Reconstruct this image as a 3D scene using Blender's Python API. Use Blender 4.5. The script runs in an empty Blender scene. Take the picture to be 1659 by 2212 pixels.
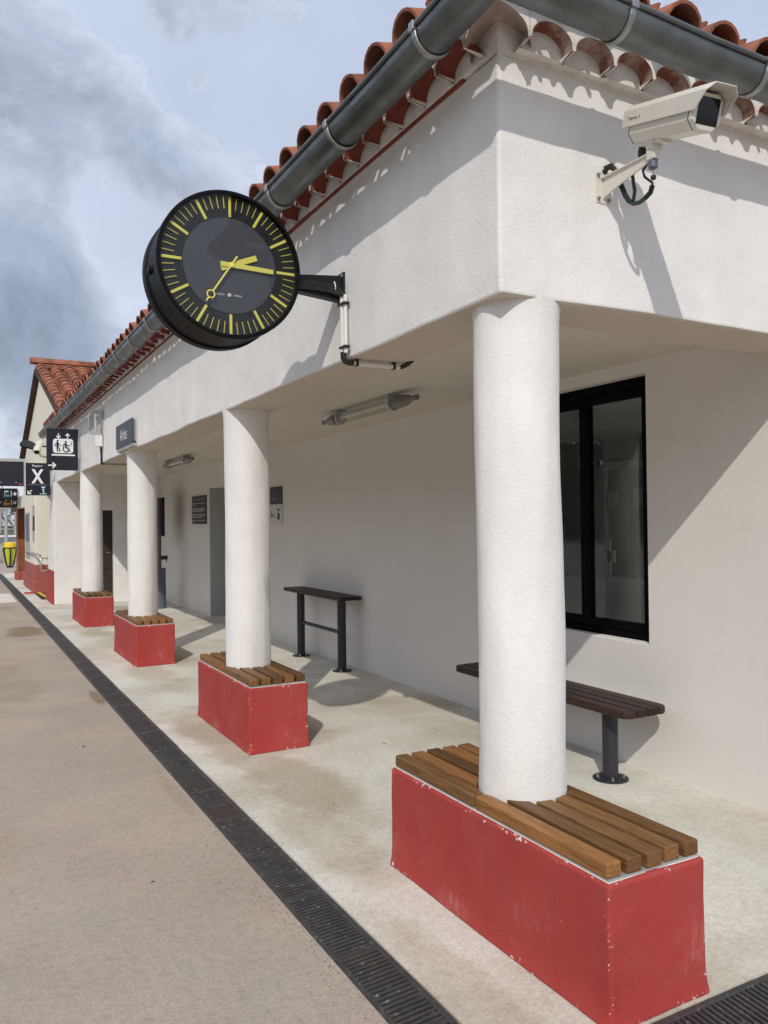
import bpy, bmesh, math, random
from mathutils import Vector, Matrix, noise
random.seed(7)
D = bpy.data
SC = bpy.context.scene
COL = SC.collection

# ------------------------------------------------------------------ camera
cam = D.cameras.new('camera'); cam_o = D.objects.new('camera', cam); COL.objects.link(cam_o)
SC.camera = cam_o
YAW, PITCH, ROLL = 0.4968, 0.0114, -0.0114
F = Vector((math.sin(YAW)*math.cos(PITCH), math.cos(YAW)*math.cos(PITCH), math.sin(PITCH)))
R0 = Vector((math.cos(YAW), -math.sin(YAW), 0)); U0 = R0.cross(F)
Rv = R0*math.cos(ROLL) + U0*math.sin(ROLL); Uv = -R0*math.sin(ROLL) + U0*math.cos(ROLL)
m = Matrix((Rv, Uv, -F)).transposed().to_4x4()
m.translation = Vector((-1.7732, -2.3462, 1.55))
cam_o.matrix_world = m
cam.sensor_fit = 'HORIZONTAL'; cam.sensor_width = 36.0
cam.lens = 1717.75/1659*36.0
cam.clip_start = 0.05; cam.clip_end = 3000

# ------------------------------------------------------------------ world and sun
SUN = Vector((-0.455, -0.64, 0.62)).normalized()
EXPOSURE = 0.0
W = D.worlds.new('World'); SC.world = W; W.use_nodes = True
nt = W.node_tree; nt.nodes.clear()
def N(t, typ, **kw):
    n = t.nodes.new(typ)
    for k, v in kw.items():
        if k.startswith('i_'):
            key = k[2:]
            n.inputs[int(key) if key.isdigit() else key.replace('_', ' ')].default_value = v
        else: setattr(n, k, v)
    return n
def ramp(t, stops):
    n = t.nodes.new('ShaderNodeValToRGB'); e = n.color_ramp.elements
    e[0].position, e[0].color = stops[0][0], tuple(stops[0][1])+(1,) if len(stops[0][1]) == 3 else stops[0][1]
    e[1].position, e[1].color = stops[-1][0], tuple(stops[-1][1])+(1,)
    for p, c in stops[1:-1]:
        x = e.new(p); x.color = tuple(c)+(1,)
    return n
L = nt.links.new
sky = N(nt, 'ShaderNodeTexSky', sky_type='NISHITA', sun_disc=False)
sky.sun_elevation = math.asin(SUN.z); sky.sun_rotation = math.atan2(SUN.x, SUN.y)
sky.dust_density = 2.0
tc = N(nt, 'ShaderNodeTexCoord')
sep = N(nt, 'ShaderNodeSeparateXYZ'); L(tc.outputs['Generated'], sep.inputs[0])
flat = N(nt, 'ShaderNodeMapping'); flat.inputs['Scale'].default_value = (1, 1, 1.35); flat.inputs['Location'].default_value = (.31, .07, .52); L(tc.outputs['Generated'], flat.inputs['Vector'])
n1 = N(nt, 'ShaderNodeTexNoise', i_Scale=5.2, i_Detail=12.0, i_Roughness=0.61, i_Distortion=0.3); L(flat.outputs[0], n1.inputs['Vector'])
n2 = N(nt, 'ShaderNodeTexNoise', i_Scale=3.1, i_Detail=5.0, i_Roughness=0.5); L(tc.outputs['Generated'], n2.inputs['Vector'])
ctr = N(nt, 'ShaderNodeMapRange', clamp=False, i_1=0.0, i_2=1.0, i_3=-0.42, i_4=1.42); L(n1.outputs['Fac'], ctr.inputs[0]); acc = ctr.outputs[0]
# cloud banks standing in fixed parts of the sky: direction, angular size, density
for (dv, rad, wt) in (((.085, .910, .405), .115, .10), ((.165, .915, .375), .100, .10), ((.050, .870, .490), .10, .08),
                      ((.055, .968, .245), .085, .17), ((.115, .972, .210), .085, .17), ((.07, .984, .15), .10, .12),
                      ((.5, .5, .7), .30, -.10), ((.19, .95, .29), .085, -.14), ((.05, .945, .32), .05, -.12)):
    v = Vector(dv).normalized()
    dp = N(nt, 'ShaderNodeVectorMath', operation='DOT_PRODUCT'); L(tc.outputs['Generated'], dp.inputs[0]); dp.inputs[1].default_value = v
    mp_ = N(nt, 'ShaderNodeMapRange', interpolation_type='SMOOTHSTEP', i_1=math.cos(rad*1.5), i_2=math.cos(rad*.25), i_3=0.0, i_4=wt); L(dp.outputs['Value'], mp_.inputs[0])
    ad = N(nt, 'ShaderNodeMath', operation='ADD'); L(acc, ad.inputs[0]); L(mp_.outputs[0], ad.inputs[1]); acc = ad.outputs[0]
# veiled blue -> bright fringe -> grey belly
zr_ = ramp(nt, [(0.0, (7.4, 7.9, 9.0)), (0.22, (7.0, 7.6, 9.1)), (0.58, (6.0, 6.9, 8.8)), (0.75, (7.6, 7.9, 8.8)), (1.0, (9.6, 9.6, 9.8))]); L(sep.outputs['Z'], zr_.inputs[0])
veil = ramp(nt, [(0.35, (0.94,)*3), (0.65, (1.10,)*3)]); L(n2.outputs['Fac'], veil.inputs[0])
base_ = N(nt, 'ShaderNodeMixRGB', blend_type='MULTIPLY', i_Fac=1.0); L(zr_.outputs[0], base_.inputs[1]); L(veil.outputs[0], base_.inputs[2])
mk = ramp(nt, [(0.49, (0, 0, 0)), (0.53, (.5,)*3), (0.68, (1, 1, 1))]); L(acc, mk.inputs[0])
body = ramp(nt, [(0.52, (7.2, 7.6, 8.8)), (0.62, (5.6, 6.05, 7.3)), (0.90, (3.6, 4.2, 5.4))]); L(acc, body.inputs[0])
sh_ = N(nt, 'ShaderNodeMapping'); sh_.inputs['Location'].default_value = (-.014, -.018, .05); L(flat.outputs[0], sh_.inputs['Vector'])
n3 = N(nt, 'ShaderNodeTexNoise', i_Scale=5.2, i_Detail=12.0, i_Roughness=0.61, i_Distortion=0.3); L(sh_.outputs[0], n3.inputs['Vector'])
df = N(nt, 'ShaderNodeMath', operation='SUBTRACT'); L(n1.outputs['Fac'], df.inputs[0]); L(n3.outputs['Fac'], df.inputs[1])
dr_ = N(nt, 'ShaderNodeMapRange', i_1=-.12, i_2=.12, i_3=.80, i_4=1.24); L(df.outputs[0], dr_.inputs[0])
lit = N(nt, 'ShaderNodeVectorMath', operation='SCALE'); L(body.outputs[0], lit.inputs[0]); L(dr_.outputs[0], lit.inputs['Scale']); body = lit
mixb = N(nt, 'ShaderNodeMixRGB'); L(mk.outputs[0], mixb.inputs[0]); L(base_.outputs[0], mixb.inputs[1]); L(body.outputs[0], mixb.inputs[2])
mixc = N(nt, 'ShaderNodeMixRGB', i_Fac=0.85); L(sky.outputs[0], mixc.inputs[1]); L(mixb.outputs[0], mixc.inputs[2])
bg = N(nt, 'ShaderNodeBackground', i_Strength=0.10); L(mixc.outputs[0], bg.inputs[0])
wo = N(nt, 'ShaderNodeOutputWorld'); L(bg.outputs[0], wo.inputs[0])

sl = D.lights.new('sun', 'SUN'); sl.energy = 2.4; sl.angle = math.radians(0.6); sl.color = (1.0, 0.95, 0.87)
so = D.objects.new('sun', sl); COL.objects.link(so); so.rotation_euler = SUN.to_track_quat('Z', 'Y').to_euler()
so.location = (-20, -28, 27)
SC.view_settings.view_transform = 'Standard'; SC.view_settings.look = 'None'
SC.view_settings.exposure = EXPOSURE; SC.view_settings.gamma = 1.0; SC.view_settings.use_curve_mapping = False

# ------------------------------------------------------------------ mesh helpers
class MB:
    def __init__(s): s.v = []; s.f = []; s.mi = []; s.sm = []
    def add(s, vs, fs, mi=0, smooth=False):
        o = len(s.v); s.v += [tuple(v) for v in vs]
        for f in fs: s.f.append(tuple(i+o for i in f)); s.mi.append(mi); s.sm.append(smooth)
        return s
    def box(s, x0, y0, z0, x1, y1, z1, mi=0):
        vs = [(x, y, z) for z in (z0, z1) for y in (y0, y1) for x in (x0, x1)]
        return s.add(vs, [(0, 2, 3, 1), (4, 5, 7, 6), (0, 1, 5, 4), (2, 6, 7, 3), (0, 4, 6, 2), (1, 3, 7, 5)], mi)
    def obox(s, c, ax, ay, az, mi=0):
        c, ax, ay, az = map(Vector, (c, ax, ay, az))
        vs = [c+i*ax+j*ay+k*az for k in (-1, 1) for j in (-1, 1) for i in (-1, 1)]
        return s.add(vs, [(0, 2, 3, 1), (4, 5, 7, 6), (0, 1, 5, 4), (2, 6, 7, 3), (0, 4, 6, 2), (1, 3, 7, 5)], mi)
    def tube(s, pts, r, n=12, mi=0, cap=True, radii=None):
        pts = [Vector(p) for p in pts]; k = len(pts); rings = []
        up = None
        for i, p in enumerate(pts):
            t = (pts[min(i+1, k-1)]-pts[max(i-1, 0)]).normalized()
            if up is None: up = Vector((0, 0, 1)) if abs(t.z) < 0.9 else Vector((1, 0, 0))
            a = t.cross(up).normalized(); b = a.cross(t); up = b
            rr = radii[i] if radii else r
            rings.append([p+a*math.cos(2*math.pi*j/n)*rr+b*math.sin(2*math.pi*j/n)*rr for j in range(n)])
        vs = [v for rg in rings for v in rg]
        fs = [(i*n+j, i*n+(j+1) % n, (i+1)*n+(j+1) % n, (i+1)*n+j) for i in range(k-1) for j in range(n)]
        s.add(vs, fs, mi, True)
        if cap: s.add(rings[0], [tuple(range(n))[::-1]], mi); s.add(rings[-1], [tuple(range(n))], mi)
        return s
    def lathe(s, c, axis, prof, n=32, mi=0, smooth=True, cap=True):
        # prof: list of (r, h) along axis
        c = Vector(c); t = Vector(axis).normalized()
        a = t.cross(Vector((0, 0, 1)) if abs(t.z) < 0.9 else Vector((1, 0, 0))).normalized(); b = t.cross(a)
        vs = []; 
        for r, h in prof:
            for j in range(n):
                an = 2*math.pi*j/n; vs.append(c+t*h+(a*math.cos(an)+b*math.sin(an))*r)
        fs = [(i*n+j, i*n+(j+1) % n, (i+1)*n+(j+1) % n, (i+1)*n+j) for i in range(len(prof)-1) for j in range(n)]
        s.add(vs, fs, mi, smooth)
        if cap and prof[0][0] > 1e-6: s.add(vs[:n], [tuple(range(n))[::-1]], mi)
        if cap and prof[-1][0] > 1e-6: s.add(vs[-n:], [tuple(range(n))], mi)
        return s
    def prism(s, poly, fr, t0, t1, mi=0):
        # poly 2d in frame fr=(o,u,v,n), extruded from t0 to t1 along n
        o, u, v, n = fr; k = len(poly)
        vs = [o+u*p[0]+v*p[1]+n*t0 for p in poly]+[o+u*p[0]+v*p[1]+n*t1 for p in poly]
        fs = [tuple(range(k))[::-1], tuple(range(k, 2*k))]+[(i, (i+1) % k, k+(i+1) % k, k+i) for i in range(k)]
        return s.add(vs, fs, mi)
def frame(o, u, v, n=None):
    o, u, v = Vector(o), Vector(u).normalized(), Vector(v).normalized()
    return (o, u, v, u.cross(v) if n is None else Vector(n).normalized())
def origin_of(p):
    v = Vector((0, 0, 0))
    while p: v = v+p.location; p = p.parent
    return v
def obj(name, mb, mats, parent=None, bevel=0, weld=False, sharp=40, at=None, segs=2):
    me = D.meshes.new(name); off = origin_of(parent)
    loc = Vector((0, 0, 0))
    if at is not None: loc = Vector(at)-off; off = Vector(at)
    me.from_pydata([Vector(v)-off for v in mb.v], [], mb.f)
    if not isinstance(mats, (list, tuple)): mats = [mats]
    for x in mats: me.materials.append(x)
    me.polygons.foreach_set('material_index', mb.mi); me.polygons.foreach_set('use_smooth', mb.sm)
    bm = bmesh.new(); bm.from_mesh(me)
    if weld: bmesh.ops.remove_doubles(bm, verts=bm.verts, dist=1e-5)
    bmesh.ops.recalc_face_normals(bm, faces=bm.faces) if weld != 'keep' else None
    bm.to_mesh(me); bm.free()
    if any(mb.sm): me.set_sharp_from_angle(angle=math.radians(sharp))
    o = D.objects.new(name, me); COL.objects.link(o); o.parent = parent; o.location = loc
    if bevel:
        b = o.modifiers.new('bevel', 'BEVEL'); b.width = bevel; b.segments = segs; b.limit_method = 'ANGLE'; b.angle_limit = math.radians(50)
    return o
def thing(name, label, cat, loc=(0, 0, 0), group=None):
    o = D.objects.new(name, None); COL.objects.link(o); o.location = loc; o.empty_display_size = 0.1
    return tag(o, label, cat, group)
def tag(o, label, cat, group=None):
    o['label'] = label; o['category'] = cat
    if group: o['group'] = group
    return o
def struct(o, kind='structure'):
    o['kind'] = kind; return o
def vox(xs, ys, zs, fn):
    mb = MB(); idx = {}
    def vid(i, j, k):
        if (i, j, k) not in idx: idx[(i, j, k)] = len(mb.v); mb.v.append((xs[i], ys[j], zs[k]))
        return idx[(i, j, k)]
    nx, ny, nz = len(xs)-1, len(ys)-1, len(zs)-1
    fl = {}
    for i in range(nx):
        for j in range(ny):
            for k in range(nz):
                fl[(i, j, k)] = fn((xs[i]+xs[i+1])/2, (ys[j]+ys[j+1])/2, (zs[k]+zs[k+1])/2)
    def q(a): mb.f.append(tuple(vid(*p) for p in a)); mb.mi.append(0); mb.sm.append(False)
    for (i, j, k), f in fl.items():
        if not f: continue
        g = lambda a, b, c: fl.get((a, b, c), False)
        I, J, K = i+1, j+1, k+1
        if not g(i-1, j, k): q([(i, j, k), (i, j, K), (i, J, K), (i, J, k)])
        if not g(i+1, j, k): q([(I, j, k), (I, J, k), (I, J, K), (I, j, K)])
        if not g(i, j-1, k): q([(i, j, k), (I, j, k), (I, j, K), (i, j, K)])
        if not g(i, j+1, k): q([(i, J, k), (i, J, K), (I, J, K), (I, J, k)])
        if not g(i, j, k-1): q([(i, j, k), (i, J, k), (I, J, k), (I, j, k)])
        if not g(i, j, k+1): q([(i, j, K), (I, j, K), (I, J, K), (i, J, K)])
    return mb
def cuts(vals, step):
    vals = sorted(set(vals)); out = [vals[0]]
    for a, b in zip(vals, vals[1:]):
        n = max(1, int(round((b-a)/step)))
        out += [a+(b-a)*i/n for i in range(1, n+1)]
    return out
def wobble(mb, amp, sc, fix=None):
    nv = []
    for v in mb.v:
        p = Vector(v)
        d = noise.noise_vector(p*sc)*amp + noise.noise_vector(p*sc*3.7+Vector((9, 3, 1)))*amp*0.4
        if fix: d = fix(p, d)
        nv.append(tuple(p+d))
    mb.v = nv; return mb
def text_mb(s, fr, size, thick=0.001, align='CENTER', sx=1.0, mi=0):
    c = D.curves.new('t', 'FONT'); c.body = s; c.size = size; c.align_x = align; c.align_y = 'CENTER'
    c.resolution_u = 3
    o = D.objects.new('t', c); COL.objects.link(o)
    dg = bpy.context.evaluated_depsgraph_get(); dg.update()
    me = D.meshes.new_from_object(o.evaluated_get(dg))
    mb = MB(); O, u, v, n = fr
    mb.add([O+u*(p.co.x*sx)+v*p.co.y+n*thick for p in me.vertices], [tuple(p.vertices) for p in me.polygons], mi)
    D.objects.remove(o); D.curves.remove(c); D.meshes.remove(me)
    return mb
class Flat:
    """flat pictogram shapes raised a little above a board"""
    def __init__(s, fr, base=0.0): s.fr = fr; s.mb = MB(); s.t = base; s.k = 0
    def _t(s): s.k += 1; return s.t+0.0012+0.00012*s.k
    def poly(s, pts): s.mb.prism(pts, s.fr, s.t, s._t()); return s
    def disc(s, c, r, n=20): return s.poly([(c[0]+r*math.cos(2*math.pi*i/n), c[1]+r*math.sin(2*math.pi*i/n)) for i in range(n)])
    def stroke(s, pts, w, rnd=True):
        for a, b in zip(pts, pts[1:]):
            a, b = Vector(a), Vector(b); d = (b-a); 
            if d.length < 1e-6: continue
            d.normalize(); q = Vector((-d.y, d.x))*w/2
            s.poly([a-q, b-q, b+q, a+q])
        if rnd:
            for p in pts: s.disc(p, w/2, 12)
        return s
    def rrect(s, x0, y0, x1, y1, r):
        pts = []
        for cx, cy, a0 in ((x1-r, y0+r, -90), (x1-r, y1-r, 0), (x0+r, y1-r, 90), (x0+r, y0+r, 180)):
            for i in range(6): a = math.radians(a0+18*i); pts.append((cx+r*math.cos(a), cy+r*math.sin(a)))
        return s.poly(pts)
    def arrow(s, a, b, w, h):
        a, b = Vector(a), Vector(b); d = (b-a).normalized(); q = Vector((-d.y, d.x))
        s.stroke([a, b-d*w*0.6], w, False); s.stroke([b-d*h+q*h*0.95, b, b-d*h-q*h*0.95], w, False)
        return s.poly([b-q*w*.5-d*w*.7, b+d*w*.55, b+q*w*.5-d*w*.7])
    def ring(s, c, r, w, a0=0, a1=360, n=24):
        return s.stroke([(c[0]+r*math.cos(math.radians(a0+(a1-a0)*i/n)), c[1]+r*math.sin(math.radians(a0+(a1-a0)*i/n))) for i in range(n+1)], w, True)

# ------------------------------------------------------------------ materials
def mat(name, col, rough=0.6, metal=0.0, var=0.06, vscale=3.0, bump=0.0, bscale=60.0, bdist=0.004, spec=0.5, vmode='Object', extra=None, detail=5):
    M = D.materials.new(name); M.use_nodes = True; t = M.node_tree; t.nodes.clear()
    l = t.links.new
    out = N(t, 'ShaderNodeOutputMaterial'); p = N(t, 'ShaderNodeBsdfPrincipled'); l(p.outputs[0], out.inputs[0])
    p.inputs['Roughness'].default_value = rough; p.inputs['Metallic'].default_value = metal
    p.inputs['Specular IOR Level'].default_value = spec
    c = N(t, 'ShaderNodeTexCoord')
    n = N(t, 'ShaderNodeTexNoise', i_Scale=vscale, i_Detail=detail, i_Roughness=0.6); l(c.outputs[vmode], n.inputs['Vector'])
    lo = tuple(x*(1-var) for x in col); hi = tuple(min(1, x*(1+var)) for x in col)
    r = ramp(t, [(0.3, lo), (0.7, hi)]); l(n.outputs['Fac'], r.inputs[0])
    l(r.outputs[0], p.inputs['Base Color'])
    if bump:
        b = N(t, 'ShaderNodeTexNoise', i_Scale=bscale, i_Detail=4.0, i_Roughness=0.65); l(c.outputs[vmode], b.inputs['Vector'])
        bp = N(t, 'ShaderNodeBump', i_Strength=bump, i_Distance=bdist); l(b.outputs['Fac'], bp.inputs['Height']); l(bp.outputs[0], p.inputs['Normal'])
    M['p'] = 1
    if extra: extra(t, l, p, c, r)
    return M
def principled(M): return next(n for n in M.node_tree.nodes if n.type == 'BSDF_PRINCIPLED')

def plaster_extra(t, l, p, c, r, streak=0.55, grain=0.42):
    # fine roughcast grain + trowel relief, faint weathering drips
    v = N(t, 'ShaderNodeTexVoronoi', i_Scale=95.0); l(c.outputs['Object'], v.inputs['Vector'])
    a = N(t, 'ShaderNodeTexNoise', i_Scale=42.0, i_Detail=8.0, i_Roughness=0.72, i_Distortion=0.8); l(c.outputs['Object'], a.inputs['Vector'])
    a2 = N(t, 'ShaderNodeTexNoise', i_Scale=4.0, i_Detail=3.0); l(c.outputs['Object'], a2.inputs['Vector'])
    s = N(t, 'ShaderNodeMath', operation='MULTIPLY_ADD', i_1=0.35); l(v.outputs['Distance'], s.inputs[0]); l(a.outputs['Fac'], s.inputs[2])
    s2 = N(t, 'ShaderNodeMath', operation='MULTIPLY_ADD', i_1=1.6); l(a2.outputs['Fac'], s2.inputs[0]); l(s.outputs[0], s2.inputs[2])
    bp = N(t, 'ShaderNodeBump', i_Strength=grain, i_Distance=0.006); l(s2.outputs[0], bp.inputs['Height']); l(bp.outputs[0], p.inputs['Normal'])
    mp = N(t, 'ShaderNodeMapping'); mp.inputs['Scale'].default_value = (3, 3, 0.9); l(c.outputs['Object'], mp.inputs['Vector'])
    d = N(t, 'ShaderNodeTexNoise', i_Scale=1.6, i_Detail=6.0, i_Roughness=0.65); l(mp.outputs[0], d.inputs['Vector'])
    dr = ramp(t, [(0.35, (0.93, 0.925, 0.91)), (0.60, (1, 1, 1))]); l(d.outputs['Fac'], dr.inputs[0])
    mx = N(t, 'ShaderNodeMixRGB', blend_type='MULTIPLY', i_Fac=streak); l(r.outputs[0], mx.inputs[1]); l(dr.outputs[0], mx.inputs[2])
    # splashed dirt specks, sparse
    vs = N(t, 'ShaderNodeTexNoise', i_Scale=70.0, i_Detail=2.0); l(c.outputs['Object'], vs.inputs['Vector'])
    vr = ramp(t, [(0.20, (0.55, 0.53, 0.48)), (0.235, (1, 1, 1))]); l(vs.outputs['Fac'], vr.inputs[0])
    m2 = N(t, 'ShaderNodeMixRGB', blend_type='MULTIPLY', i_Fac=0.8); l(mx.outputs[0], m2.inputs[1]); l(vr.outputs[0], m2.inputs[2])
    l(m2.outputs[0], p.inputs['Base Color'])
M_white = mat('white_roughcast', (0.80, 0.785, 0.765), 0.9, var=0.055, vscale=3.0, spec=0.15, extra=plaster_extra)
M_cream = mat('cream_render', (0.76, 0.72, 0.62), 0.9, var=0.04, vscale=1.0, spec=0.15, extra=plaster_extra)
M_inner = mat('pale_grey_render', (0.75, 0.72, 0.68), 0.9, var=0.035, vscale=0.9, spec=0.15, extra=lambda *a: plaster_extra(*a, streak=0.15, grain=.24))
M_soffit = mat('soffit_beige', (0.58, 0.52, 0.44), 0.9, var=0.03, vscale=1.2, bump=0.15, bscale=60, spec=0.15)
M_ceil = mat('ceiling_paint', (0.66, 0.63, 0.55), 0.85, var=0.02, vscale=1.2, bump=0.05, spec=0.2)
M_mortar = mat('lime_mortar', (0.70, 0.67, 0.62), 0.95, var=0.14, vscale=14, bump=0.5, bscale=70, spec=0.1)
M_greywall = mat('grey_reveal_paint', (0.42, 0.43, 0.42), 0.8, var=0.03, bump=0.1)

def red_extra(t, l, p, c, r):
    at = N(t, 'ShaderNodeAttribute', attribute_name='edge'); lw = N(t, 'ShaderNodeAttribute', attribute_name='low')
    n = N(t, 'ShaderNodeTexNoise', i_Scale=52.0, i_Detail=7.0, i_Roughness=0.62); l(c.outputs['Object'], n.inputs['Vector'])
    cl = N(t, 'ShaderNodeTexNoise', i_Scale=5.5, i_Detail=3.0); l(c.outputs['Object'], cl.inputs['Vector'])
    cr = N(t, 'ShaderNodeMapRange', i_1=.42, i_2=.68, i_3=.085, i_4=.21); l(cl.outputs['Fac'], cr.inputs[0])
    a = N(t, 'ShaderNodeMath', operation='MULTIPLY_ADD'); l(at.outputs['Fac'], a.inputs[0]); l(cr.outputs[0], a.inputs[1]); l(n.outputs['Fac'], a.inputs[2])
    th = N(t, 'ShaderNodeMath', operation='GREATER_THAN', i_1=0.728); l(a.outputs[0], th.inputs[0])
    # rubbed patches where the paint has gone thin and pink, mostly low down
    mp = N(t, 'ShaderNodeMapping'); mp.inputs['Scale'].default_value = (42, 42, 13); l(c.outputs['Object'], mp.inputs['Vector'])
    n2 = N(t, 'ShaderNodeTexNoise', i_Scale=1.0, i_Detail=9.0, i_Roughness=0.78); l(mp.outputs[0], n2.inputs['Vector'])
    big = N(t, 'ShaderNodeTexNoise', i_Scale=3.6, i_Detail=4.0, i_Roughness=.6); l(c.outputs['Object'], big.inputs['Vector'])
    sm = N(t, 'ShaderNodeMath', operation='MULTIPLY'); l(n2.outputs['Fac'], sm.inputs[0]); l(big.outputs['Fac'], sm.inputs[1])
    s3 = N(t, 'ShaderNodeMath', operation='MULTIPLY_ADD', i_1=.085); l(lw.outputs['Fac'], s3.inputs[0]); l(sm.outputs[0], s3.inputs[2])
    sr = ramp(t, [(0.345, (0, 0, 0)), (0.42, (0.22,)*3), (0.50, (0.6,)*3)]); l(s3.outputs[0], sr.inputs[0])
    fade = ramp(t, [(0.38, (0, 0, 0)), (0.66, (0.45,)*3)]); l(big.outputs['Fac'], fade.inputs[0])
    m0 = N(t, 'ShaderNodeMixRGB'); m0.inputs[2].default_value = (0.37, 0.075, 0.066, 1); l(fade.outputs[0], m0.inputs[0]); l(r.outputs[0], m0.inputs[1])
    m1 = N(t, 'ShaderNodeMixRGB'); m1.inputs[2].default_value = (0.55, 0.25, 0.235, 1); l(sr.outputs[0], m1.inputs[0]); l(m0.outputs[0], m1.inputs[1])
    m2 = N(t, 'ShaderNodeMixRGB'); m2.inputs[2].default_value = (0.70, 0.62, 0.56, 1); l(th.outputs[0], m2.inputs[0]); l(m1.outputs[0], m2.inputs[1])
    l(m2.outputs[0], p.inputs['Base Color'])
    b = N(t, 'ShaderNodeTexNoise', i_Scale=55.0, i_Detail=5.0, i_Roughness=0.6); l(c.outputs['Object'], b.inputs['Vector'])
    sb = N(t, 'ShaderNodeMath', operation='MULTIPLY_ADD', i_1=-0.5); l(th.outputs[0], sb.inputs[0]); l(b.outputs['Fac'], sb.inputs[2])
    bp = N(t, 'ShaderNodeBump', i_Strength=0.30, i_Distance=0.005); l(sb.outputs[0], bp.inputs['Height']); l(bp.outputs[0], p.inputs['Normal'])
M_red = mat('red_masonry_paint', (0.385, 0.045, 0.040), 0.7, var=0.10, vscale=5, spec=0.3, extra=red_extra)
M_redold = mat('faded_red_paint', (0.36, 0.105, 0.085), 0.75, var=0.12, vscale=3, bump=0.3, bscale=40, spec=0.25)

def floor_extra(stain, grit, gcol, spots=(), scol=(0.2, 0.15, 0.1)):
    def f(t, l, p, c, r):
        a = N(t, 'ShaderNodeTexNoise', i_Scale=0.9, i_Detail=7.0, i_Roughness=0.6, i_Distortion=0.4); l(c.outputs['Object'], a.inputs['Vector'])
        ar = ramp(t, [(0.44, (0, 0, 0)), (0.70, (0.75,)*3)]); l(a.outputs['Fac'], ar.inputs[0])
        m1 = N(t, 'ShaderNodeMixRGB'); m1.inputs[2].default_value = stain+(1,); l(ar.outputs[0], m1.inputs[0]); l(r.outputs[0], m1.inputs[1])
        g = N(t, 'ShaderNodeTexNoise', i_Scale=grit, i_Detail=6.0, i_Roughness=0.8); l(c.outputs['Object'], g.inputs['Vector'])
        gr = ramp(t, [(0.34, gcol), (0.49, (1, 1, 1)), (0.64, (1.22, 1.21, 1.19))]); l(g.outputs['Fac'], gr.inputs[0])
        m2 = N(t, 'ShaderNodeMixRGB', blend_type='MULTIPLY', i_Fac=0.85); l(m1.outputs[0], m2.inputs[1]); l(gr.outputs[0], m2.inputs[2])
        s = N(t, 'ShaderNodeTexNoise', i_Scale=26.0, i_Detail=8.0, i_Roughness=0.7); l(c.outputs['Object'], s.inputs['Vector'])
        srm = ramp(t, [(0.33, (0.80, 0.79, 0.77)), (0.5, (1, 1, 1)), (0.68, (1.1, 1.1, 1.1))]); l(s.outputs['Fac'], srm.inputs[0])
        m3 = N(t, 'ShaderNodeMixRGB', blend_type='MULTIPLY', i_Fac=0.7); l(m2.outputs[0], m3.inputs[1]); l(srm.outputs[0], m3.inputs[2])
        last = m3.outputs[0]
        if spots:
            wn = N(t, 'ShaderNodeTexNoise', i_Scale=2.2, i_Detail=6.0, i_Roughness=.62); l(c.outputs['Object'], wn.inputs['Vector'])
            tot = None
            for (sx_, sy_, rx_, ry_, w_) in spots:
                mp = N(t, 'ShaderNodeMapping'); mp.inputs['Location'].default_value = (-sx_/rx_, -sy_/ry_, 0); mp.inputs['Scale'].default_value = (1/rx_, 1/ry_, 0); l(c.outputs['Object'], mp.inputs['Vector'])
                ln = N(t, 'ShaderNodeVectorMath', operation='LENGTH'); l(mp.outputs[0], ln.inputs[0])
                di = N(t, 'ShaderNodeMath', operation='MULTIPLY_ADD', i_1=1.5); l(wn.outputs['Fac'], di.inputs[0]); l(ln.outputs['Value'], di.inputs[2])
                rg = N(t, 'ShaderNodeMapRange', interpolation_type='SMOOTHSTEP', i_1=1.75, i_2=1.25, i_3=0.0, i_4=w_); l(di.outputs[0], rg.inputs[0])
                if tot is None: tot = rg.outputs[0]
                else:
                    mxm = N(t, 'ShaderNodeMath', operation='MAXIMUM'); l(tot, mxm.inputs[0]); l(rg.outputs[0], mxm.inputs[1]); tot = mxm.outputs[0]
            m4 = N(t, 'ShaderNodeMixRGB', blend_type='MULTIPLY'); m4.inputs[2].default_value = scol+(1,); l(tot, m4.inputs[0]); l(last, m4.inputs[1]); last = m4.outputs[0]
        l(last, p.inputs['Base Color'])
        bp = N(t, 'ShaderNodeBump', i_Strength=0.35, i_Distance=0.004); l(g.outputs['Fac'], bp.inputs['Height']); l(bp.outputs[0], p.inputs['Normal'])
    return f
M_floor = mat('worn_concrete', (0.67, 0.65, 0.585), 0.85, var=0.08, vscale=1.6, spec=0.25, extra=floor_extra((0.37, 0.31, 0.215), 85, (0.74, 0.73, 0.70), spots=((0.03, 2.05, .34, .75, .85), (-.16, 1.25, .22, .7, .6), (-.12, 3.3, .24, 1.0, .75), (.05, 6.1, .30, .9, .7), (.5, 8.6, .6, .7, .45), (-.30, -.2, .16, .8, .6), (.0, 9.6, .35, .6, .8), (.8, 4.4, .5, .9, .3), (1.1, 12.6, .5, .5, .4)), scol=(.72, .66, .56)))
M_plat = mat('pinkish_asphalt', (0.405, 0.338, 0.283), 0.9, var=0.11, vscale=1.5, spec=0.2, extra=floor_extra((0.345, 0.325, 0.27), 85, (0.74, 0.72, 0.70), spots=((-.86, 10.3, .32, .9, 1.0), (-.645, 5.2, .07, .5, 1.0), (-2.2, 2.0, .8, 1.4, .25), (-1.5, 6.5, .6, 2.0, .3), (-1.2, 14, .5, .8, .5), (-.66, 2.3, .05, .6, .25), (-1.9, -.9, .5, .6, .25)), scol=(.66, .58, .46)))
M_ground = mat('ballast_ground', (0.30, 0.28, 0.25), 0.95, var=0.2, vscale=0.5, bump=0.6, bscale=8, bdist=0.05)

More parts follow.
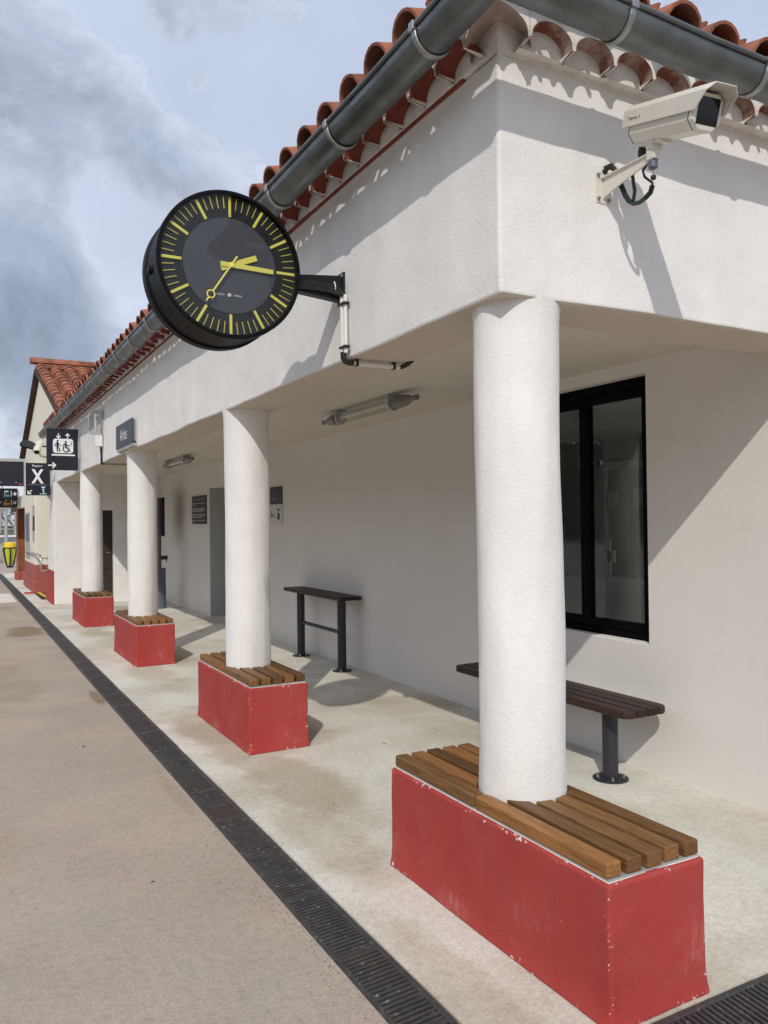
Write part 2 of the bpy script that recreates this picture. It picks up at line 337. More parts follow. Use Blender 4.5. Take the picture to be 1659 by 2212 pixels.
def wood_mat(name, dark, light, rough):
    def ex(t, l, p, c, r):
        oi = N(t, 'ShaderNodeObjectInfo')
        mul = N(t, 'ShaderNodeVectorMath', operation='SCALE'); l(oi.outputs['Random'], mul.inputs['Scale']); mul.inputs[0].default_value = (13, 37, 5)
        ad = N(t, 'ShaderNodeVectorMath', operation='ADD'); l(c.outputs['Object'], ad.inputs[0]); l(mul.outputs[0], ad.inputs[1])
        mp = N(t, 'ShaderNodeMapping'); mp.inputs['Scale'].default_value = (26, 1.7, 26); l(ad.outputs[0], mp.inputs['Vector'])
        w = N(t, 'ShaderNodeTexNoise', i_Scale=1.4, i_Detail=5.0, i_Roughness=0.55, i_Distortion=1.2); l(mp.outputs[0], w.inputs['Vector'])
        mp2 = N(t, 'ShaderNodeMapping'); mp2.inputs['Scale'].default_value = (240, 6, 240); l(ad.outputs[0], mp2.inputs['Vector'])
        f = N(t, 'ShaderNodeTexNoise', i_Scale=1.0, i_Detail=3.0); l(mp2.outputs[0], f.inputs['Vector'])
        wv = N(t, 'ShaderNodeMath', operation='MULTIPLY', i_1=9.0); l(w.outputs['Fac'], wv.inputs[0])
        fr = N(t, 'ShaderNodeMath', operation='PINGPONG', i_1=1.0); l(wv.outputs[0], fr.inputs[0])
        sm = N(t, 'ShaderNodeMath', operation='MULTIPLY_ADD', i_1=0.35); l(fr.outputs[0], sm.inputs[0]); l(f.outputs['Fac'], sm.inputs[2])
        rr = ramp(t, [(0.25, dark), (0.95, light)]); l(sm.outputs[0], rr.inputs[0])
        tone = ramp(t, [(0.0, (0.55, 0.50, 0.44)), (0.5, (1.0, 1.0, 1.0)), (1.0, (1.5, 1.35, 1.15))]); l(oi.outputs['Random'], tone.inputs[0])
        m2 = N(t, 'ShaderNodeMixRGB', blend_type='MULTIPLY', i_Fac=1.0); l(rr.outputs[0], m2.inputs[1]); l(tone.outputs[0], m2.inputs[2])
        l(m2.outputs[0], p.inputs['Base Color'])
        bp = N(t, 'ShaderNodeBump', i_Strength=0.25, i_Distance=0.002); l(f.outputs['Fac'], bp.inputs['Height']); l(bp.outputs[0], p.inputs['Normal'])
    return mat(name, light, rough, spec=0.35, extra=ex)
M_wood = wood_mat('oiled_timber', (0.085, 0.040, 0.014), (0.25, 0.128, 0.046), 0.55)
M_dkwood = wood_mat('dark_stained_timber', (0.016, 0.008, 0.006), (0.036, 0.019, 0.014), 0.5)

def tile_extra(t, l, p, c, r):
    v = N(t, 'ShaderNodeTexNoise', i_Scale=3.4, i_Detail=1.0); l(c.outputs['Object'], v.inputs['Vector'])
    n = N(t, 'ShaderNodeTexNoise', i_Scale=24, i_Detail=6.0, i_Roughness=0.7); l(c.outputs['Object'], n.inputs['Vector'])
    nr = ramp(t, [(0.3, (0.62, 0.60, 0.58)), (0.5, (1, 1, 1)), (0.72, (1.22, 1.18, 1.12))]); l(n.outputs['Fac'], nr.inputs[0])
    vr = ramp(t, [(0.36, (0.62, 0.58, 0.56)), (0.5, (1, 1, 1)), (0.62, (1.32, 1.2, 1.08))]); l(v.outputs['Fac'], vr.inputs[0])
    m1 = N(t, 'ShaderNodeMixRGB', blend_type='MULTIPLY', i_Fac=0.8); l(r.outputs[0], m1.inputs[1]); l(nr.outputs[0], m1.inputs[2])
    m2 = N(t, 'ShaderNodeMixRGB', blend_type='MULTIPLY', i_Fac=0.8); l(m1.outputs[0], m2.inputs[1]); l(vr.outputs[0], m2.inputs[2])
    l(m2.outputs[0], p.inputs['Base Color'])
    bp = N(t, 'ShaderNodeBump', i_Strength=0.3, i_Distance=0.004); l(n.outputs['Fac'], bp.inputs['Height']); l(bp.outputs[0], p.inputs['Normal'])
M_tile = mat('terracotta_tile', (0.285, 0.115, 0.075), 0.85, var=0.18, vscale=9, spec=0.2, extra=tile_extra)
M_tilered = mat('red_eaves_tile', (0.215, 0.056, 0.042), 0.85, var=0.22, vscale=11, bump=0.3, bscale=50, spec=0.2)
def smear_extra(t, l, p, c, r):
    n = N(t, 'ShaderNodeTexNoise', i_Scale=9.0, i_Detail=6.0, i_Roughness=0.65); l(c.outputs['Object'], n.inputs['Vector'])
    nr = ramp(t, [(0.42, (0, 0, 0)), (0.60, (0.85,)*3)]); l(n.outputs['Fac'], nr.inputs[0])
    m1 = N(t, 'ShaderNodeMixRGB'); m1.inputs[2].default_value = (.42, .34, .30, 1); l(nr.outputs[0], m1.inputs[0]); l(r.outputs[0], m1.inputs[1]); l(m1.outputs[0], p.inputs['Base Color'])
M_tilesm = mat('mortar_streaked_tile', (0.21, 0.075, 0.055), 0.9, var=0.2, vscale=11, bump=0.3, bscale=50, spec=0.15, extra=smear_extra)
def zinc_extra(t, l, p, c, r):
    n = N(t, 'ShaderNodeTexNoise', i_Scale=6.0, i_Detail=6.0, i_Roughness=0.65, i_Distortion=0.6); l(c.outputs['Object'], n.inputs['Vector'])
    rr = ramp(t, [(0.35, (0.28,)*3), (0.65, (0.52,)*3)]); l(n.outputs['Fac'], rr.inputs[0]); l(rr.outputs[0], p.inputs['Roughness'])
M_zinc = mat('weathered_zinc', (0.155, 0.165, 0.165), 0.4, metal=0.85, var=0.22, vscale=7, extra=zinc_extra)
M_galv = mat('galvanised_steel', (0.36, 0.37, 0.37), 0.42, metal=0.9, var=0.15, vscale=20)
M_steel = mat('brushed_steel', (0.55, 0.54, 0.52), 0.28, metal=1.0, var=0.08, vscale=20)
M_black = mat('black_metal', (0.008, 0.0085, 0.010), 0.45, var=0.1, spec=0.3)
M_blackpl = mat('black_plastic', (0.0035, 0.0038, 0.005), 0.5, var=0.1, spec=0.14)
M_cable = mat('black_cable_sheath', (0.012, 0.012, 0.012), 0.5)
M_charc = mat('charcoal_paint', (0.022, 0.025, 0.031), 0.5, var=0.12, vscale=15)
M_ral = mat('black_window_frame', (0.0025, 0.0025, 0.0028), 0.6, var=0.1, spec=0.06)
M_navy = mat('navy_sign_film', (0.010, 0.010, 0.022), 0.42, var=0.04)
M_navy2 = mat('slate_sign_film', (0.040, 0.048, 0.068), 0.5, var=0.04)
M_wfilm = mat('white_sign_film', (0.82, 0.82, 0.84), 0.5, var=0.02)
M_bfilm = mat('pale_blue_sign_film', (0.36, 0.68, 0.78), 0.5, var=0.02)
M_ofilm = mat('orange_sign_film', (0.68, 0.33, 0.02), 0.5, var=0.02)
M_gfilm = mat('grey_green_sign_film', (0.20, 0.25, 0.23), 0.5, var=0.02)
M_rfilm = mat('red_sign_film', (0.55, 0.05, 0.05), 0.5, var=0.05)
M_yellow = mat('clock_yellow', (0.78, 0.71, 0.13), 0.45, var=0.03)
M_ylid = mat('yellow_lid_plastic', (0.85, 0.58, 0.02), 0.4, var=0.05)
M_dial = mat('dial_grey', (0.056, 0.060, 0.074), 0.6, var=0.03)
M_dialo = mat('dial_black', (0.002, 0.0023, 0.0035), 0.6, var=0.03)
M_camw = mat('ivory_enamel', (0.68, 0.65, 0.585), 0.4, var=0.03, vscale=8)
M_lens = mat('dark_lens_glass', (0.004, 0.0045, 0.0045), 0.06, var=0.05, spec=0.35)
M_pvc = mat('white_conduit', (0.74, 0.73, 0.70), 0.4, var=0.03)
M_lgrey = mat('light_grey_metal', (0.42, 0.43, 0.44), 0.45, metal=0.3, var=0.05)
M_bgrey = mat('blue_grey_enamel', (0.105, 0.125, 0.15), 0.4, var=0.08)
M_door = mat('dark_panel_door', (0.030, 0.020, 0.018), 0.55, var=0.3, vscale=14, bump=0.1)
M_louv = mat('rust_brown_louvre', (0.27, 0.10, 0.05), 0.6, var=0.25, vscale=6)
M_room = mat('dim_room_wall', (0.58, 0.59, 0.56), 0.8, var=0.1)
M_roomw = mat('room_white', (0.82, 0.82, 0.78), 0.7, var=0.05)
M_recess = mat('recess_shade', (0.020, 0.020, 0.020), 0.9, bump=0.3, bscale=120)
M_tact = mat('white_tactile_slab', (0.62, 0.60, 0.55), 0.8, var=0.06)
M_bark = mat('winter_bark', (0.105, 0.085, 0.068), 0.95, var=0.25, vscale=5)
M_twig = mat('winter_twigs', (0.115, 0.088, 0.066), 0.95, var=0.3, vscale=1.5)
M_grass = mat('verge_grass', (0.085, 0.105, 0.035), 0.95, var=0.35, vscale=0.6, bump=0.5, bscale=9, bdist=0.05)
M_road = mat('grey_asphalt_road', (0.10, 0.105, 0.11), 0.9, var=0.12, vscale=0.8)
M_rock = mat('pale_rubble', (0.34, 0.32, 0.28), 0.95, var=0.3, vscale=3, bump=0.5, bscale=12, bdist=0.03)
M_conc = mat('grey_concrete', (0.36, 0.345, 0.32), 0.9, var=0.15, vscale=3, bump=0.2)

def iron_extra(t, l, p, c, r):
    n = N(t, 'ShaderNodeTexNoise', i_Scale=38, i_Detail=7.0, i_Roughness=0.7); l(c.outputs['Object'], n.inputs['Vector'])
    nr = ramp(t, [(0.585, (0, 0, 0)), (0.67, (0.9,)*3)]); l(n.outputs['Fac'], nr.inputs[0])
    mx = N(t, 'ShaderNodeMixRGB'); mx.inputs[2].default_value = (0.30, 0.29, 0.27, 1); l(nr.outputs[0], mx.inputs[0]); l(r.outputs[0], mx.inputs[1])
    b = N(t, 'ShaderNodeTexNoise', i_Scale=3.0, i_Detail=4.0); l(c.outputs['Object'], b.inputs['Vector'])
    br = ramp(t, [(0.5, (0, 0, 0)), (0.7, (0.6,)*3)]); l(b.outputs['Fac'], br.inputs[0])
    m2 = N(t, 'ShaderNodeMixRGB'); m2.inputs[2].default_value = (0.085, 0.055, 0.040, 1); l(br.outputs[0], m2.inputs[0]); l(mx.outputs[0], m2.inputs[1])
    l(m2.outputs[0], p.inputs['Base Color'])
M_iron = mat('worn_cast_iron', (0.062, 0.060, 0.062), 0.5, metal=0.25, var=0.3, vscale=12, bump=0.3, bscale=90, extra=iron_extra)
M_silt = mat('drain_silt', (0.018, 0.016, 0.014), 0.95, var=0.3, vscale=20)

def glass(name, tint, refl_rough=0.0, ior=1.5):
    M = D.materials.new(name); M.use_nodes = True; t = M.node_tree; t.nodes.clear(); l = t.links.new
    out = N(t, 'ShaderNodeOutputMaterial'); fr = N(t, 'ShaderNodeFresnel'); ge = N(t, 'ShaderNodeNewGeometry'); mr = N(t, 'ShaderNodeMapRange', i_3=ior, i_4=1/ior); l(ge.outputs['Backfacing'], mr.inputs[0]); l(mr.outputs[0], fr.inputs['IOR'])
    tr = N(t, 'ShaderNodeBsdfTransparent'); tr.inputs[0].default_value = tint+(1,)
    gl = N(t, 'ShaderNodeBsdfGlossy', i_Roughness=refl_rough)
    nz = N(t, 'ShaderNodeTexNoise', i_Scale=2.0); bp = N(t, 'ShaderNodeBump', i_Strength=0.02, i_Distance=0.01)
    l(nz.outputs['Fac'], bp.inputs['Height']); l(bp.outputs[0], gl.inputs['Normal'])
    mx = N(t, 'ShaderNodeMixShader'); l(fr.outputs[0], mx.inputs[0]); l(tr.outputs[0], mx.inputs[1]); l(gl.outputs[0], mx.inputs[2]); l(mx.outputs[0], out.inputs[0])
    return M
M_glass = glass('clear_pane_glass', (0.90, 0.92, 0.90))
M_dialglass = glass('clock_cover_glass', (0.93, 0.94, 0.94), ior=1.34)
M_wglass = glass('tinted_window_glass', (0.90, 0.91, 0.90))
M_lampg = glass('frosted_lamp_glass', (0.80, 0.82, 0.80), 0.18)
M_bag = D.materials.new('translucent_bag'); M_bag.use_nodes = True
_p = principled(M_bag); _p.inputs['Base Color'].default_value = (0.62, 0.64, 0.06, 1); _p.inputs['Roughness'].default_value = 0.25
_p.inputs['Alpha'].default_value = 0.9

# ================================================================== SETTING
DX0, DX1 = -0.60, -0.40            # drain along the porch
SY0, SY1 = -0.76, -0.56            # drain round the porch end
g = MB(); g.add([(-900, -900, -0.16), (900, -900, -0.16), (900, 1800, -0.16), (-900, 1800, -0.16)], [(0, 1, 2, 3)])
struct(obj('ground', g, M_ground))
pm = vox([-4.5, DX0, DX1, 9.0], [-9, SY0, SY1, 26.0, 33.5], [-0.15, 0.0], lambda x, y, z: x < DX0 or y < SY0 or y > 26)
struct(obj('platform', pm, M_plat))
pf = MB(); pf.box(DX1, SY1, -0.15, 9.0, 26.0, 0.0)
struct(obj('porch_floor', pf, M_floor))
gr = MB(); gr.add([(-300, 136, -0.10), (300, 136, -0.10), (300, 700, 1.2), (-300, 700, 1.2)], [(0, 1, 2, 3)])
struct(obj('grass_verge', gr, M_grass))
rd = MB(); rd.box(-120, 52, -0.155, 160, 124, -0.13); struct(obj('road', rd, M_road))
kb = MB(); kb.box(-120, 124.2, -0.155, 160, 135.8, 0.0); struct(obj('pavement', kb, mat('pale_kerb_concrete', (0.72, 0.71, 0.68), 0.9)))

# rubble heap beyond the platform end
rb = MB()
for i in range(420):
    x, y = random.uniform(-4, 7), random.uniform(34.2, 47)
    r = random.uniform(0.12, 0.42); z = -0.1+random.random()*0.75*max(0, 1-abs(y-41)/8)
    vs = []
    for (a, b, c) in [(-1, -1, -1), (1, -1, -1), (1, 1, -1), (-1, 1, -1), (-.7, -.7, .8), (.8, -.6, .7), (.6, .8, .9), (-.8, .6, .7)]:
        vs.append((x+a*r*random.uniform(.6, 1), y+b*r*random.uniform(.6, 1), z+c*r*random.uniform(.5, .8)))
    rb.add(vs, [(0, 3, 2, 1), (4, 5, 6, 7), (0, 1, 5, 4), (1, 2, 6, 5), (2, 3, 7, 6), (3, 0, 4, 7)])
struct(obj('rubble_bank', rb, M_rock), 'stuff')

# ================================================================== STATION BUILDING
ST = thing('station_building', 'long white roughcast porch building with round columns, zinc gutter and red tiled eaves', 'building', (1.0, 7.0, 0))
BZ, BT = 2.384, 3.28
BW, RW = 0.355, 0.32
XW = 1.975; YE = 14.28
xs = cuts([0, BW, 8.0], 0.12); xs = [x for x in xs if x <= BW+1e-6] + cuts([BW, 3.0], 0.13)[1:] + [5.0, 8.0]
ys = [0] + cuts([0, RW], 0.11)[1:] + cuts([RW, 5.0], 0.11)[1:] + cuts([5.0, 15.0], 0.25)[1:]
zs = cuts([BZ, BT], 0.11)
fb = vox(xs, ys, zs, lambda x, y, z: x < BW or y < RW)
def keep_top(p, d):
    k = max(0, min(1, (BT-p.z)/0.12)); d = d.copy(); d.z *= k; return Vector((d.x*(0.4+.6*k), d.y*(0.4+.6*k), d.z))
wobble(fb, 0.011, 1.5, keep_top)
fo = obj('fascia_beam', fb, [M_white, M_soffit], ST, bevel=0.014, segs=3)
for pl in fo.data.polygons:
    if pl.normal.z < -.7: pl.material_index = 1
# down-facing beam faces take a darker beige; ceiling between beam and wall
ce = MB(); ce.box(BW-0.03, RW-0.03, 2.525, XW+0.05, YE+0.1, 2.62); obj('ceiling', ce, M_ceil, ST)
WY0, WY1, WZ0, WZ1 = 1.175, 2.93, 0.765, 2.447
DY0, DY1, DZ1 = 9.72, 10.65, 2.13
bw = vox([XW, 2.25, 3.0, 5.2, 8.0], [0, 0.25, WY0, WY1, DY0, DY1, YE+0.3], [0, WZ0, DZ1, WZ1, 2.60],
         lambda x, y, z: ((x < 2.25 and not (WY0 < y < WY1 and WZ0 < z < WZ1) and not (DY0 < y < DY1 and z < DZ1)) or (y < .25 and z < 2.45 and not (3.0 < x < 5.2 and WZ0 < z < DZ1))))
# keep the side wall below the beam only
obj('back_wall', bw, M_inner, ST)
sw = MB(); sw.box(2.26, 0.26, -0.01, 2.30, 0.27, 0.0)
rv = MB(); rv.box(2.25, DY0-.05, 0.0, 2.29, DY1+.05, DZ1+.05); obj('recessed_door', rv, M_greywall, ST)
lin = MB(); lin.box(XW+.004, DY1-.004, 0.002, 2.25, DY1+.004, DZ1); obj('door_reveal', lin, M_greywall, ST)
# end wall with panelled door, and the corner pier
ED0, ED1, EDZ = 0.50, 1.055, 1.83
ew = vox([0.02, 0.40, ED0, ED1, XW], [YE, YE+0.25], [0, EDZ, BZ, 2.56], lambda x, y, z: not (ED0 < x < ED1 and z < EDZ) and not (x < .4 and z > BZ))
wobble(ew, 0.004, 1.5); obj('end_wall', ew, M_white, ST)
dr = MB(); dr.box(ED0-.03, YE+0.10, 0.0, ED1+.03, YE+0.14, EDZ+.03)
for i in range(2):
    for (z0, z1) in ((0.15, .55), (.65, 1.05), (1.15, 1.7)):
        x0 = ED0+.05+i*.26; dr.box(x0, YE+.085, z0, x0+.2, YE+.10, z1)
do = obj('panelled_door', dr, M_door, ST, bevel=0.006)
dh = MB(); dh.tube([(ED1-.05, YE+.10, .98), (ED1-.05, YE+.05, .98), (ED1-.14, YE+.05, .98)], .009, 8); obj('handle', dh, M_steel, do)
pr = MB(); P_ = [(YE-.012, 0), (15.45, 0), (15.42, .65), (15.25, 1.2), (14.95, 1.85), (14.62, BZ-.004), (YE-.012, BZ-.004)]
pr.prism(P_, frame((-.05, 0, 0), (0, 1, 0), (0, 0, 1), (1, 0, 0)), 0.0, 0.5); obj('corner_pier', pr, M_white, ST, bevel=.012)
pr = MB(); pr.prism([(YE+.0, 0), (15.47, 0), (15.44, .655), (YE+.0, .655)], frame((-.053, 0, 0), (0, 1, 0), (0, 0, 1), (1, 0, 0)), 0, .04)
pr.prism([(YE-.0, 0), (15.55, 0), (15.52, .17), (15.46, .2), (YE-.0, .2)], frame((-.085, 0, 0), (0, 1, 0), (0, 0, 1), (1, 0, 0)), 0, .06)
obj('red_dado', pr, M_red, ST, bevel=.012)
# columns
CX, CR = 0.170, 0.167
CY = [0.181, 3.398, 7.163, 11.02]
CXS = [0.207, CX, CX, CX]; CRS = [.170, CR, CR, CR]
for ci, cy in enumerate(CY):
    mb = MB(); n = 48; zz = cuts([0.30, BZ+.012], 0.07)
    vs = []
    for z in zz:
        fl = 0.012*max(0, 1-abs(z-BZ)/.06)**2 + 0.010*max(0, 1-(z-.43)/.14 if z > .43 else 1)**2*0.6
        for j in range(n):
            a = 2*math.pi*j/n; q = Vector((math.cos(a), math.sin(a), 0))
            r = CRS[ci]+fl+noise.noise(Vector((q.x*1.3, q.y*1.3, z*1.1+ci*7.3)))*0.009+noise.noise(Vector((q.x*4, q.y*4, z*3.5+ci*3.1)))*0.0036
            vs.append((CXS[ci]+q.x*r+noise.noise(Vector((z*.8, ci*5, 2)))*.010, cy+q.y*r+noise.noise(Vector((z*.8, ci*5, 9)))*.010, z))
    fs = [(i*n+j, i*n+(j+1) % n, (i+1)*n+(j+1) % n, (i+1)*n+j) for i in range(len(zz)-1) for j in range(n)]
    mb.add(vs, fs, 0, True); obj('column', mb, M_white, ST, sharp=80)

# window
wf = MB(); xf0, xf1 = 2.05, 2.12
def frame_box(mb, y0, y1, z0, z1, w, x0, x1, wb=None):
    wb = wb or w
    mb.box(x0, y0, z0, x1, y0+w, z1); mb.box(x0, y1-w, z0, x1, y1, z1)
    mb.box(x0, y0+w, z1-w, x1, y1-w, z1); mb.box(x0, y0+w, z0, x1, y1-w, z0+wb)
frame_box(wf, WY0+.003, WY1-.003, WZ0+.003, WZ1-.003, .062, xf0, xf1+.03, .05)
wo_ = obj('window', wf, M_ral, ST, bevel=.004)
ym = (1.795+.0)
for (a, b, xo) in ((WY0+.06, ym+.03, -.004), (ym+.034, WY1-.06, .018)):
    s = MB(); frame_box(s, a, b, WZ0+.055, WZ1-.067, .056, xf0+.012+xo, xf0+.06+xo, .058); so_ = obj('sash', s, M_ral, wo_, bevel=.004)
    s = MB(); s.box(xf0+.032+xo, a+.056, WZ0+.113, xf0+.038+xo, b-.056, WZ1-.123); obj('pane', s, M_wglass, wo_)
s = MB(); s.box(XW+.006, WY0+.004, WZ0-.001, xf0, WY1-.004, WZ0+.012); obj('sill', s, M_white, wo_, bevel=.004)
# dim waiting room behind the glass
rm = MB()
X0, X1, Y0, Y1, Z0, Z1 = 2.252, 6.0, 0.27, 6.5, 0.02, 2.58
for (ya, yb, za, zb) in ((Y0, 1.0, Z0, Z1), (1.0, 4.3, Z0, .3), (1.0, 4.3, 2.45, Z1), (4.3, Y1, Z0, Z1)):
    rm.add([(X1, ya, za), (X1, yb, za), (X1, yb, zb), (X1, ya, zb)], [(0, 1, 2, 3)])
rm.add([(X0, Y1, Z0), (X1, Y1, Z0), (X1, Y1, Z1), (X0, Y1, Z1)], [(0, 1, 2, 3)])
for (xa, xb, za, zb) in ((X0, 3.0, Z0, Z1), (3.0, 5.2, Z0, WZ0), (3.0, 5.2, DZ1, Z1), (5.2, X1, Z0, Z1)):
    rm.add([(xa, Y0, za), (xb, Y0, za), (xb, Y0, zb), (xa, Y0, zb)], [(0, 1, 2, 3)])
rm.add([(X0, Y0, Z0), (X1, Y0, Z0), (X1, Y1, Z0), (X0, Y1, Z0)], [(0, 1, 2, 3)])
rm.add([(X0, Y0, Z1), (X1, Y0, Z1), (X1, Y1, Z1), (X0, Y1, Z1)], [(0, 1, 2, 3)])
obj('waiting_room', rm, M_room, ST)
s = MB()  # unseen side window, added so sunlight brightens the room
for (xa, xb) in ((3.004, 4.08), (4.12, 5.196)):
    s.box(xa, .10, WZ0+.003, xa+.05, .16, DZ1-.003); s.box(xb-.05, .10, WZ0+.003, xb, .16, DZ1-.003)
    s.box(xa+.05, .10, DZ1-.06, xb-.05, .16, DZ1-.003); s.box(xa+.05, .10, WZ0+.003, xb-.05, .16, WZ0+.06)
s.box(4.08, .09, WZ0+.003, 4.12, .17, DZ1-.003)
sd_ = obj('window', s, M_ral, ST, bevel=.004)
s = MB(); s.box(3.054, .125, WZ0+.06, 4.03, .131, DZ1-.06); obj('pane', s, M_wglass, sd_)  # pane of the added side window
s = MB(); s.box(4.17, .125, WZ0+.06, 5.146, .131, DZ1-.06); obj('pane', s, M_wglass, sd_)  # second pane of the added side window
for k_ in range(2):  # unseen far-wall windows, added to let sky light into the room
    ya = 1.0+k_*1.66; s = MB(); added_frame_b = [(ya+.004, ya+.06, .304, 2.446), (ya+1.58, ya+1.636, .304, 2.446), (ya+.06, ya+1.58, .304, .36), (ya+.06, ya+1.58, 2.39, 2.446)]
    for (a, b_, za, zb) in added_frame_b: s.box(5.97, a, za, 6.03, b_, zb)
    fw_ = obj('window', s, M_ral, ST)
    s = MB(); s.box(5.995, ya+.06, .36, 6.0, ya+1.58, 2.39); obj('pane', s, M_glass, fw_)
ri = MB(); ri.box(5.9, 5.60, .02, 5.97, 5.80, 2.25); ri.box(5.9, 4.3, 2.2, 5.97, 5.60, 2.3)
ri.box(4.9, 3.6, .70, 5.6, 5.5, .82); ri.box(5.0, 3.7, .02, 5.5, 5.4, .70)
ri.box(5.9, 5.42, 1.68, 5.97, 5.54, 1.9); ri.box(5.9, 4.6, 1.70, 5.97, 5.10, 1.95); ri.box(5.2, 4.74, 1.02, 5.23, 4.90, 1.16); ri.box(5.2, 4.80, .82, 5.22, 4.84, 1.3)
obj('room_joinery', ri, M_roomw, ST)

# ---- genoise (mortared eaves tiles) as a ruled relief
def genoise(mort, til, o, u, w, length, per=0.207, start=0.0, over=0.105, zf=3.297, ha=0.068, top=3.44, deep=0.062, mg=0.009):
    # o corner on wall line, u along wall, w outward
    o, u, w = Vector(o), Vector(u), Vector(w); n = int(length/per); na = 14
    for i in range(n):
        s0 = start+i*per; jit = random.uniform(-.004, .004); h2 = ha+random.uniform(-.004, .004); de = deep+random.uniform(-.012, .012)
        hw = per/2-mg
        arc = []
        for k in range(na+1):
            a = math.pi*k/na; arc.append((s0+per/2+jit-math.cos(a)*hw, zf+math.sin(a)**0.85*h2))
        def P(s, d, z): return o+u*s+w*d+Vector((0, 0, z))
        # front spandrel
        for k in range(na):
            (sa, za), (sb, zb) = arc[k], arc[k+1]
            mort.add([P(sa, over, za), P(sb, over, zb), P(sb, over, top), P(sa, over, top)], [(0, 1, 2, 3)])
            f0 = 0.012
            # tile lip and barrel
            til.add([P(sa, over+.004, za), P(sb, over+.004, zb), P(sb, over-de, zb-.004), P(sa, over-de, za-.004)], [(0, 3, 2, 1)], 0, True)
            # recessed mortar fill
            mort.add([P(sa, over-de, zf-.017), P(sb, over-de, zf-.017), P(sb, over-de, zb), P(sa, over-de, za)], [(0, 1, 2, 3)])
        for (a, b) in ((s0, arc[0][0]), (arc[-1][0], s0+per)):
            mort.add([P(a, over, zf-.006), P(b, over, zf), P(b, over, top), P(a, over, top)], [(0, 1, 2, 3)])
            mort.add([P(a, over, zf-.006), P(b, over, zf), P(b, 0.0, zf-.012), P(a, 0.0, zf-.014)], [(0, 1, 2, 3)])
        for sx_ in (arc[0][0], arc[-1][0]): mort.add([P(sx_, over, zf), P(sx_, over-de, zf-.017), P(sx_, over-de, zf+.004), P(sx_, over, zf+.004)], [(0, 1, 2, 3)])
        mort.add([P(s0, over-de, zf-.017), P(s0+per, over-de, zf-.017), P(s0+per, -.01, zf-.017), P(s0, -.01, zf-.017)], [(0, 1, 2, 3)])
mort, til = MB(), MB()
OV = 0.105; G0 = 0.062
genoise(mort, til, (0, 0, 0), (0, 1, 0), (-1, 0, 0), 14.5, start=G0, deep=.088, mg=.012)
til2 = MB(); genoise(mort, til2, (0, 0, 0), (1, 0, 0), (0, -1, 0), 6.0, start=G0)
# corner: one broad diagonal tile
ctile = MB(); hw = .115; zf_ = 3.293; nc = 24; rq = math.sqrt(2)
def cpt(k, front):
    a = math.pi*k/nc; sc = math.cos(a)*hw; z = zf_+math.sin(a)**.85*.088; w_ = -OV-.003 if front else -.010
    e = abs(sc)*rq+(w_ if front else -.010)
    return ((e, w_, z) if sc >= 0 else (w_, e, z))
cr_f = [cpt(k, True) for k in range(nc+1)]; cr_b = [cpt(k, False) for k in range(nc+1)]
for k in range(nc):
    ctile.add([cr_f[k], cr_f[k+1], cr_b[k+1], cr_b[k]], [(0, 1, 2, 3)], 0, True)
    a, b = cr_b[k], cr_b[k+1]; mort.add([(a[0], a[1], 3.265), (b[0], b[1], 3.265), b, a], [(0, 1, 2, 3)])
    a, b = cr_f[k], cr_f[k+1]; A, B = [(max(q[0], -OV), max(q[1], -OV), q[2]) for q in (a, b)]
    mort.add([A, B, (B[0], B[1], 3.44), (A[0], A[1], 3.44)], [(0, 1, 2, 3)])
e0 = cr_f[0][0]
mort.add([(e0, -OV, zf_-.004), (G0+.002, -OV, zf_), (G0+.002, -OV, 3.44), (e0, -OV, 3.44)], [(0, 1, 2, 3)])
mort.add([(-OV, e0, zf_-.004), (-OV, G0+.002, zf_), (-OV, G0+.002, 3.44), (-OV, e0, 3.44)], [(0, 1, 2, 3)])
# brick course under the tiles
bc = MB()
bc.box(-.012, 0.22, 3.268, 0.02, 14.6, 3.284); mort.box(0.0, -.006, 3.270, 6.0, .02, 3.2815)
obj('brick_course', bc, M_tilered, ST, bevel=.003)
mort.add([(-OV, -OV, 3.44), (-.19, -.21, 3.462), (8.2, -.21, 3.462), (8.0, -OV, 3.44)], [(0, 1, 2, 3)])
mort.add([(-OV, -OV, 3.44), (-.19, -.21, 3.462), (-.19, 14.7, 3.462), (-OV, 14.7, 3.44)], [(0, 3, 2, 1)])
mort.box(0.0, 0.0, 3.282, .2, 14.6, 3.46); mort.box(.2, 0.0, 3.282, 6.0, .2, 3.46)
obj('corner_eaves_tile', ctile, mat('mortar_smeared_tile', (.40, .31, .27), .9, var=.25, vscale=14, bump=.3, bscale=50), ST, sharp=60)
obj('eaves_mortar', mort, M_mortar, ST)
obj('eaves_tiles', til, M_tilered, ST, sharp=50)
obj('eaves_tiles', til2, M_tilesm, ST, sharp=50)

